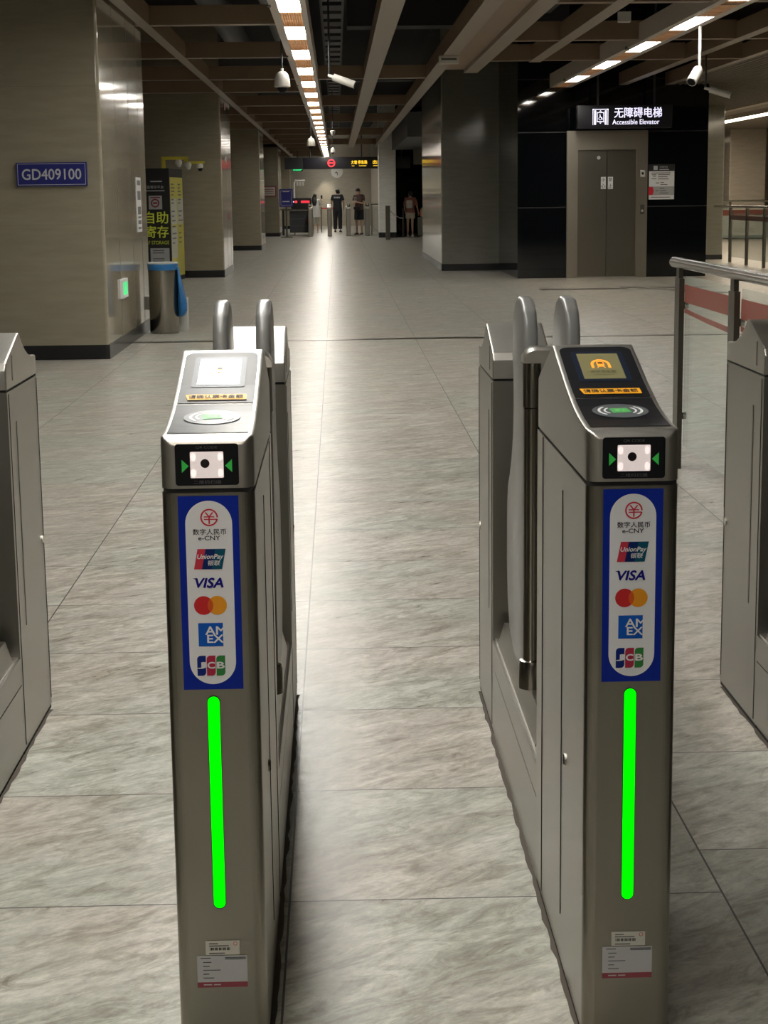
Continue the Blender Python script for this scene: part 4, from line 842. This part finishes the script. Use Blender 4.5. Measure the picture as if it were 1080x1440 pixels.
# X-ray machine and conveyor table
t = thing('baggage_scanner', 'dark baggage scanner with red lit display and grey conveyor frame', 'baggage scanner', (-1.35, 66.0, 0))
DG = mat('scanner_dark_grey', (0.055, 0.06, 0.065), 0.5)
MB().box(-0.35, 0.40, 0, 1.2, 0.98, 1.38, BLACKM).build('hood', t, bevel=0.02)
f = Fr((0, -0.008, 0)); q = MB().rect(f, -0.28, -0.24, 1.22, 1.26, SIGN_E).poly(f, circ(-0.17, 1.24, 0.05), RED_E).rect(f, 0.02, 0.33, 1.20, 1.28, RED_E).build('red_display', t)
MB().box(-0.72, 0.40, -0.1, 1.3, 0.92, 0.98, POSTM).build('conveyor', t)
q = MB()
for x in (-0.70, 0.30): q.box(x, x + 0.08, 0.0, 0.08, 0, 0.92, BLACKM)
q.build('leg', t); MB().box(-0.42, 0.30, 0.02, 1.1, 0.10, 0.90, DG).box(-0.42, 0.30, 0.0, 0.02, 0.60, 0.62, DUCTL).box(-0.42, 0.30, 0.0, 0.02, 0.34, 0.36, DUCTL).box(0.18, 0.36, -0.01, 0.0, 0.52, 0.58, LAB_R).build('cabinet', t)
# belt barrier strip, bollard post, and rails
t = thing('belt_barrier', 'red belt barrier stretched between the girl and the guard', 'belt barrier', (-0.62, 70.5, 0))
MB().box(-0.02, 0.02, -0.02, 0.02, 0, 1.02, POSTM).build('post', t); MB().box(0.02, 0.46, -0.003, 0.003, 0.93, 0.98, RED).build('belt', t)
t = thing('bollard_post', 'dark grey flat post in front of the white column', 'post', (1.67, 57.8, 0))
MB().box(-0.075, 0.075, -0.05, 0.05, 0, 1.1, POSTM).build('shaft', t, bevel=0.01)
MB().tube([(0.07, 0, 0.95), (0.2, 0.2, 0.82), (0.4, 0.8, 0.70), (0.55, 1.2, 0.66)], 0.015, CAMW, 8).build('rope', t)
tag(MB().box(2.30, 2.36, 62.0, 62.1, 0, 1.0, POSTM).box(2.2, 2.36, 62.0, 62.02, 0.62, 0.68, CAMW).build('barrier_post'), 'slim dark post with pale tag beside the woman with backpack', 'post')
tag(MB().box(2.55, 3.15, 58.0, 58.15, 2.42, 2.92, mat('beige_sign_box', (0.13, 0.12, 0.09), 0.5)).box(2.83, 2.87, 58.05, 58.1, 2.92, 4.7, DUCT).build('hanging_box'), 'dim beige box hanging before the escalator hall', 'box')
tag(MB().box(3.0, 3.12, 57.0, 57.1, 2.42, 2.75, CAMW).box(3.05, 3.07, 57.04, 57.06, 2.75, 2.95, DUCT).build('hanging_speaker'), 'small white speaker hung beside the dim beige box', 'speaker')

# ------------------------------------------------------------------ people
def skinned(name, pts, edges, m, parent, sub=1, root=0):
    """one continuous surface grown around a skeleton"""
    names = list(pts); idx = {n: i for i, n in enumerate(names)}
    me = bpy.data.meshes.new(name); me.from_pydata([pts[n][0] for n in names], [(idx[a], idx[b]) for a, b in edges], [])
    o = bpy.data.objects.new(name, me); COL.objects.link(o)
    sk = o.modifiers.new('s', 'SKIN'); sk.branch_smoothing = 0.3; sk.use_smooth_shade = True
    if not me.skin_vertices: 
        with bpy.context.temp_override(object=o, active_object=o): bpy.ops.mesh.customdata_skin_add()
    for n in names:
        r = pts[n][1]; r = (r, r) if isinstance(r, (int, float)) else r
        me.skin_vertices[0].data[idx[n]].radius = r; me.skin_vertices[0].data[idx[n]].use_root = (idx[n] == root)
    sb = o.modifiers.new('b', 'SUBSURF'); sb.levels = sub; sb.render_levels = sub
    bpy.context.view_layer.update()
    dg = bpy.context.evaluated_depsgraph_get(); nm = bpy.data.meshes.new_from_object(o.evaluated_get(dg)); o.modifiers.clear()
    o.data = nm; nm.materials.clear(); nm.materials.append(m)
    for p_ in nm.polygons: p_.use_smooth = True; p_.material_index = 0
    o.parent = parent; return o
def hand(pts, edges, side, wrist, elbow, palm_n):
    w_ = Vector(wrist); d = (w_ - Vector(elbow)).normalized(); n = Vector(palm_n).normalized(); s_ = d.cross(n).normalized()
    pts['palm' + side] = (w_ + d * 0.05, 0.024); edges.append(('wrist' + side, 'palm' + side))
    for i, (off, L_) in enumerate(((-0.030, 0.062), (-0.010, 0.074), (0.010, 0.070), (0.029, 0.055))):
        a = w_ + d * 0.088 + s_ * off; b = a + d * L_ * 0.5 + n * 0.010; c = b + d * L_ * 0.32 + n * 0.025
        pts['k%s%d' % (side, i)] = (a, 0.0095); pts['m%s%d' % (side, i)] = (b, 0.0085); pts['t%s%d' % (side, i)] = (c, 0.0075)
        edges += [('palm' + side, 'k%s%d' % (side, i)), ('k%s%d' % (side, i), 'm%s%d' % (side, i)), ('m%s%d' % (side, i), 't%s%d' % (side, i))]
    a = w_ + d * 0.045 - s_ * 0.042 + n * 0.008; b = a + d * 0.045 - s_ * 0.008 + n * 0.016
    pts['th' + side] = (a, 0.010); pts['tt' + side] = (b, 0.0085); edges += [('palm' + side, 'th' + side), ('th' + side, 'tt' + side)]

def person(label, loc, rotz, hgt, J, top, bottom, shoe, hairlen, sleeve, legcut, slim=1.0, hairback=0.0):
    """figure faces +y in its own space before rotation; J holds joints in metres for a 1.70 m body"""
    t = thing('person', label, 'person', loc, rotz); s_ = hgt / 1.70
    def V3(a): return Vector(a) * s_
    D = dict(pelvis=(0, 0, 0.93), waist=(0, 0, 1.06), chest=(0, 0.005, 1.26), upper=(0, 0.0, 1.38), neck=(0, 0.0, 1.46), skull=(0, 0.02, 1.545), crown=(0, 0.01, 1.625),
             shL=(-0.155, 0, 1.385), shR=(0.155, 0, 1.385), elL=(-0.21, -0.01, 1.11), elR=(0.21, -0.01, 1.11), wristL=(-0.22, 0.06, 0.87), wristR=(0.22, 0.06, 0.87),
             hipL=(-0.085, 0, 0.90), hipR=(0.085, 0, 0.90), knL=(-0.095, 0.02, 0.49), knR=(0.095, 0.02, 0.49), anL=(-0.10, 0, 0.085), anR=(0.10, 0, 0.085), toL=(-0.11, 0.13, 0.03), toR=(0.11, 0.13, 0.03))
    D.update(J); R_ = dict(pelvis=(0.135, 0.10), waist=(0.115, 0.085), chest=(0.135, 0.095), upper=(0.115, 0.08), neck=0.052, skull=0.078, crown=0.055, shL=0.055, shR=0.055, elL=0.038, elR=0.038, wristL=0.025, wristR=0.025, hipL=0.085, hipR=0.085, knL=0.055, knR=0.055, anL=0.036, anR=0.036, toL=0.03, toR=0.03)
    pts = {}
    for k_, v_ in D.items():
        r = R_[k_]; f_ = slim * s_ * 0.86; pts[k_] = (V3(v_), (r[0] * f_, r[1] * f_) if isinstance(r, tuple) else r * (s_ * 0.95 if k_ in ('skull', 'crown', 'neck') else f_))
    E = [('pelvis', 'waist'), ('waist', 'chest'), ('chest', 'upper'), ('upper', 'neck'), ('neck', 'skull'), ('skull', 'crown'), ('upper', 'shL'), ('upper', 'shR'), ('shL', 'elL'), ('shR', 'elR'), ('elL', 'wristL'), ('elR', 'wristR'),
         ('pelvis', 'hipL'), ('pelvis', 'hipR'), ('hipL', 'knL'), ('hipR', 'knR'), ('knL', 'anL'), ('knR', 'anR'), ('anL', 'toL'), ('anR', 'toR')]
    bp_ = dict(pts); be = list(E)
    hand(bp_, be, 'L', V3(D['wristL']), V3(D['elL']), (1, 0.2, 0)); hand(bp_, be, 'R', V3(D['wristR']), V3(D['elR']), (-1, 0.2, 0))
    skinned('body', bp_, be, SKIN, t)
    def lerp(a, b, k_): return V3(D[a]).lerp(V3(D[b]), k_)
    # face
    hd = V3(D['skull']); dr = Vector((0, 1, 0)); tilt = (V3(D['crown']) - hd).normalized(); fwd = (dr - tilt * dr.dot(tilt)).normalized()
    fc = MB(); fc.ell(hd + fwd * 0.088 * s_ - tilt * 0.012, (0.011, 0.014, 0.017), SKIN, 6)
    for sx in (-1, 1): fc.ell(hd + fwd * 0.074 * s_ + tilt * 0.012 + Vector((sx * 0.03, 0, 0)), (0.010, 0.006, 0.006), INK, 6); fc.ell(hd + Vector((sx * 0.076 * s_, -0.005, -0.005)), (0.010, 0.018, 0.028), SKIN, 6)
    fc.ell(hd + fwd * 0.072 * s_ - tilt * 0.045, (0.022, 0.008, 0.006), LAB_R, 6); fc.build('face', t)
    # hair
    hr = MB(); c = hd + tilt * 0.055 - fwd * 0.030; hr.ell(c, (0.086 * s_, 0.092 * s_, 0.072 * s_), HAIR, 10)
    hr.ell(hd - fwd * 0.042 - tilt * 0.01, (0.082 * s_, 0.060 * s_, 0.075 * s_), HAIR, 8)
    if hairlen:
        secs = []
        for i in range(7):
            k_ = i / 6; cc = hd - fwd * (0.035 + 0.095 * min(k_ * 2.2, 1)) - Vector((0, 0, hairlen * k_ - 0.03)); wx = (0.085 + 0.03 * math.sin(k_ * PI)) * (1 - 0.35 * k_ ** 3) * s_; wy = 0.05 * (1 - 0.4 * k_)
            secs.append([cc + Vector((wx * math.cos(2 * PI * j / 14), wy * math.sin(2 * PI * j / 14), 0)) for j in range(14)])
        hr.loft(secs, HAIR, True, True)
    hr.build('hair', t)
    # top: torso loft that follows the spine, with two sleeves
    sp = [Vector(D[k_]) for k_ in ('pelvis', 'waist', 'chest', 'upper', 'neck')]
    def spine(z):
        for a, b in zip(sp, sp[1:]):
            if z <= b.z or b is sp[-1]:
                k_ = (z - a.z) / (b.z - a.z); return a.lerp(b, k_) if k_ > 0 else a
    tm = MB(); secs = []
    for z, rx, ry in ((0.875, 0.158, 0.116), (0.90, 0.162, 0.120), (1.0, 0.152, 0.113), (1.10, 0.146, 0.109), (1.22, 0.160, 0.114), (1.32, 0.168, 0.110), (1.38, 0.158, 0.098), (1.415, 0.125, 0.086), (1.438, 0.088, 0.074), (1.448, 0.066, 0.064)):
        c = spine(z); secs.append([V3((c.x + slim * rx * math.cos(2 * PI * i_ / 20), c.y + slim * ry * math.sin(2 * PI * i_ / 20), z)) for i_ in range(20)])
    tm.loft(secs, top, True, True)
    for q_ in 'LR':
        a = V3(D['sh' + q_]); b = V3(D['el' + q_]); ins = Vector((0.05 if q_ == 'L' else -0.05, 0, 0.0))
        tm.tube([a + ins, a + Vector((0, 0, 0.002)), a.lerp(b, 0.25), a.lerp(b, sleeve)], [0.060 * s_ * slim, 0.068 * s_ * slim, 0.066 * s_ * slim, 0.060 * s_ * slim], top, 16)
    tm.build('top', t)
    # bottom: hips and two legs
    bm_ = MB(); secs = []
    for z, rx, ry in ((0.80, 0.150, 0.105), (0.86, 0.155, 0.113), (0.93, 0.150, 0.110), (1.02, 0.140, 0.104)):
        c = spine(z); secs.append([V3((c.x + slim * rx * math.cos(2 * PI * i_ / 20), c.y + slim * ry * math.sin(2 * PI * i_ / 20), z)) for i_ in range(20)])
    bm_.loft(secs, bottom, True, True)
    for q_ in 'LR':
        h_ = V3(D['hip' + q_]); kn = V3(D['kn' + q_]); an = V3(D['an' + q_]); r = s_ * slim
        if legcut <= 1: bm_.tube([h_, h_.lerp(kn, legcut * 0.5), h_.lerp(kn, legcut)], [0.088 * r, 0.090 * r, 0.088 * r], bottom, 16)
        else: bm_.tube([h_, h_.lerp(kn, 0.5), kn, kn.lerp(an, legcut - 1)], [0.088 * r, 0.086 * r, 0.074 * r, 0.066 * r], bottom, 16)
    bm_.build('bottom', t)
    for q_ in 'LR':
        a = pts['an' + q_][0]; d = pts['to' + q_][0] - a; d.z = 0; d.normalize(); m = MB(); ang = math.atan2(d.y, d.x)
        secs = []
        for u, wv, h_ in ((-0.075, 0.018, 0.05), (-0.06, 0.034, 0.075), (0.0, 0.038, 0.075), (0.07, 0.044, 0.055), (0.14, 0.042, 0.042), (0.175, 0.020, 0.03)):
            cc = Vector((a.x, a.y, 0)) + d * u; sd = Vector((-d.y, d.x, 0)); z0 = a.z - 0.085 * s_
            secs.append([cc + sd * wv + Vector((0, 0, z0)), cc + sd * wv + Vector((0, 0, z0 + h_ * 0.6)), cc + Vector((0, 0, z0 + h_)), cc - sd * wv + Vector((0, 0, z0 + h_ * 0.6)), cc - sd * wv + Vector((0, 0, z0))])
        m.loft(secs, shoe, True, True).build('shoe', t)
    return t
# girl in white, back to camera, phone raised in her right hand
gp = person('girl in loose white top with long black hair raising a phone', (-0.86, 70.2, 0), 0, 1.56, dict(elR=(0.27, 0.10, 1.20), wristR=(0.26, 0.27, 1.37), wristL=(-0.16, 0.16, 0.98), skull=(-0.02, 0.03, 1.545)), CL_WHITE, CL_PALE, SHOEW, 0.36, 0.85, 1.25, 1.05)
MB().loft([[(0.19 * k_ * math.cos(2 * PI * j / 20), 0.13 * k_ * math.sin(2 * PI * j / 20), z) for j in range(20)] for z, k_ in ((0.62, 1.12), (0.75, 1.05), (0.95, 0.93), (1.1, 0.82))], CL_WHITE, True, True).build('skirt', gp)
p = thing('mobile_phone', 'dark phone held up by the girl in white', 'phone', (-0.60, 70.53, 1.40)); MB().box(-0.036, 0.036, -0.005, 0.005, -0.075, 0.075, PHONE).build('case', p, bevel=0.004); MB().box(-0.032, 0.032, 0.005, 0.0055, -0.068, 0.068, GREYINK).build('screen', p)
# guard
gd = person('guard in black uniform seen from behind with white lettering across the back', (0.03, 71.4, 0), math.radians(-8), 1.76, dict(elL=(-0.24, 0.02, 1.12), elR=(0.24, 0.04, 1.12), wristL=(-0.24, 0.10, 0.90), wristR=(0.23, 0.16, 0.92), skull=(0.02, 0.03, 1.545)), CL_BLACK, CL_BLACK, SHOE, 0, 0.62, 1.92, 1.12)
f = Fr((0, -0.137, 1.375)); MB().text(f, '安检服务', 0, 0, PLTEXT, h=0.065, width=0.26, bold=0.02).build('back_lettering', gd)
# man looking at phone
man = person('man in brown shirt and dark shorts looking down at his phone', (0.84, 66.2, 0), math.radians(150), 1.74, dict(neck=(0, 0.035, 1.455), skull=(0, 0.085, 1.545), crown=(0, 0.125, 1.62), elL=(-0.22, 0.05, 1.12), elR=(0.22, 0.05, 1.12), wristL=(-0.07, 0.24, 1.17), wristR=(0.07, 0.23, 1.15), upper=(0, 0.01, 1.38)), CL_BROWN, CL_DARK, SHOE, 0, 0.62, 0.88, 1.12)
p = thing('mobile_phone', 'pale phone held by the man in brown', 'phone', (0.70, 65.90, 1.31)); MB().box(-0.037, 0.037, -0.005, 0.005, -0.07, 0.07, WHITE).build('case', p, bevel=0.004); MB().box(-0.033, 0.033, -0.0058, -0.005, -0.064, 0.064, GREYINK).build('screen', p)
MB().box(-0.13, 0.13, 0.125, 0.20, 0.93, 1.03, CL_DARK).build('waist_bag', man, bevel=0.02)
# woman walking away with backpack
wm = person('woman in patterned red top and beige shorts with cream backpack', (2.56, 61.3, 0), math.radians(8), 1.60, dict(skull=(0.02, 0.06, 1.535), crown=(0.02, 0.06, 1.61), elL=(-0.22, 0.0, 1.13), elR=(0.25, 0.02, 1.13), wristR=(0.30, 0.05, 0.92), wristL=(-0.18, 0.12, 0.95), knL=(-0.09, 0.06, 0.50), anL=(-0.08, 0.12, 0.09), toL=(-0.08, 0.25, 0.03), knR=(0.07, 0.0, 0.49), anR=(0.06, -0.10, 0.10), toR=(0.06, 0.02, 0.035)), CL_RED, CL_BEIGE, SHOEW, 0.0, 0.9, 0.55, 1.05)
t = thing('backpack', 'cream backpack worn by the woman in the red top', 'backpack', (2.51, 61.10, 1.02), math.radians(8))
MB().rbox(-0.11, 0.11, -0.08, 0.02, -0.04, 0.24, 0.05, BAGC, 'y').build('bag', t, bevel=0.02); MB().rbox(-0.09, 0.09, -0.11, -0.08, -0.02, 0.11, 0.03, BAGC, 'y').build('pocket', t, bevel=0.008)
t = thing('suitcase', 'grey green suitcase pulled by the woman with the backpack', 'suitcase', (3.04, 61.4, 0))
MB().rbox(-0.22, 0.22, -0.13, 0.13, 0.05, 0.68, 0.04, SUIT, 'y').build('shell', t, bevel=0.02)
q = MB()
for i in range(4): q.box(-0.16 + i * 0.1, -0.14 + i * 0.1, -0.136, -0.128, 0.10, 0.63, DUCTL)
q.build('rib', t)
for x in (-0.17, 0.17): MB().cyl((x - 0.02, 0, 0.028), (x + 0.02, 0, 0.028), 0.028, SHOE, n=14).build('wheel', t)
MB().tube([(-0.08, 0.10, 0.66), (-0.08, 0.10, 0.92), (0.08, 0.10, 0.92), (0.08, 0.10, 0.66)], 0.01, CHROME, 8).build('handle', t)
tb = thing('travel_bag', 'small orange printed bag resting on top of the suitcase', 'bag', (3.0, 61.4, 0.685))
MB().lathe([(0.06, 0), (0.11, 0.03), (0.12, 0.15), (0.09, 0.26), (0.05, 0.31)], mat('orange_print', (0.60, 0.28, 0.16), 0.5, var=0.5, vscale=30), sy=0.6).build('bag', tb)
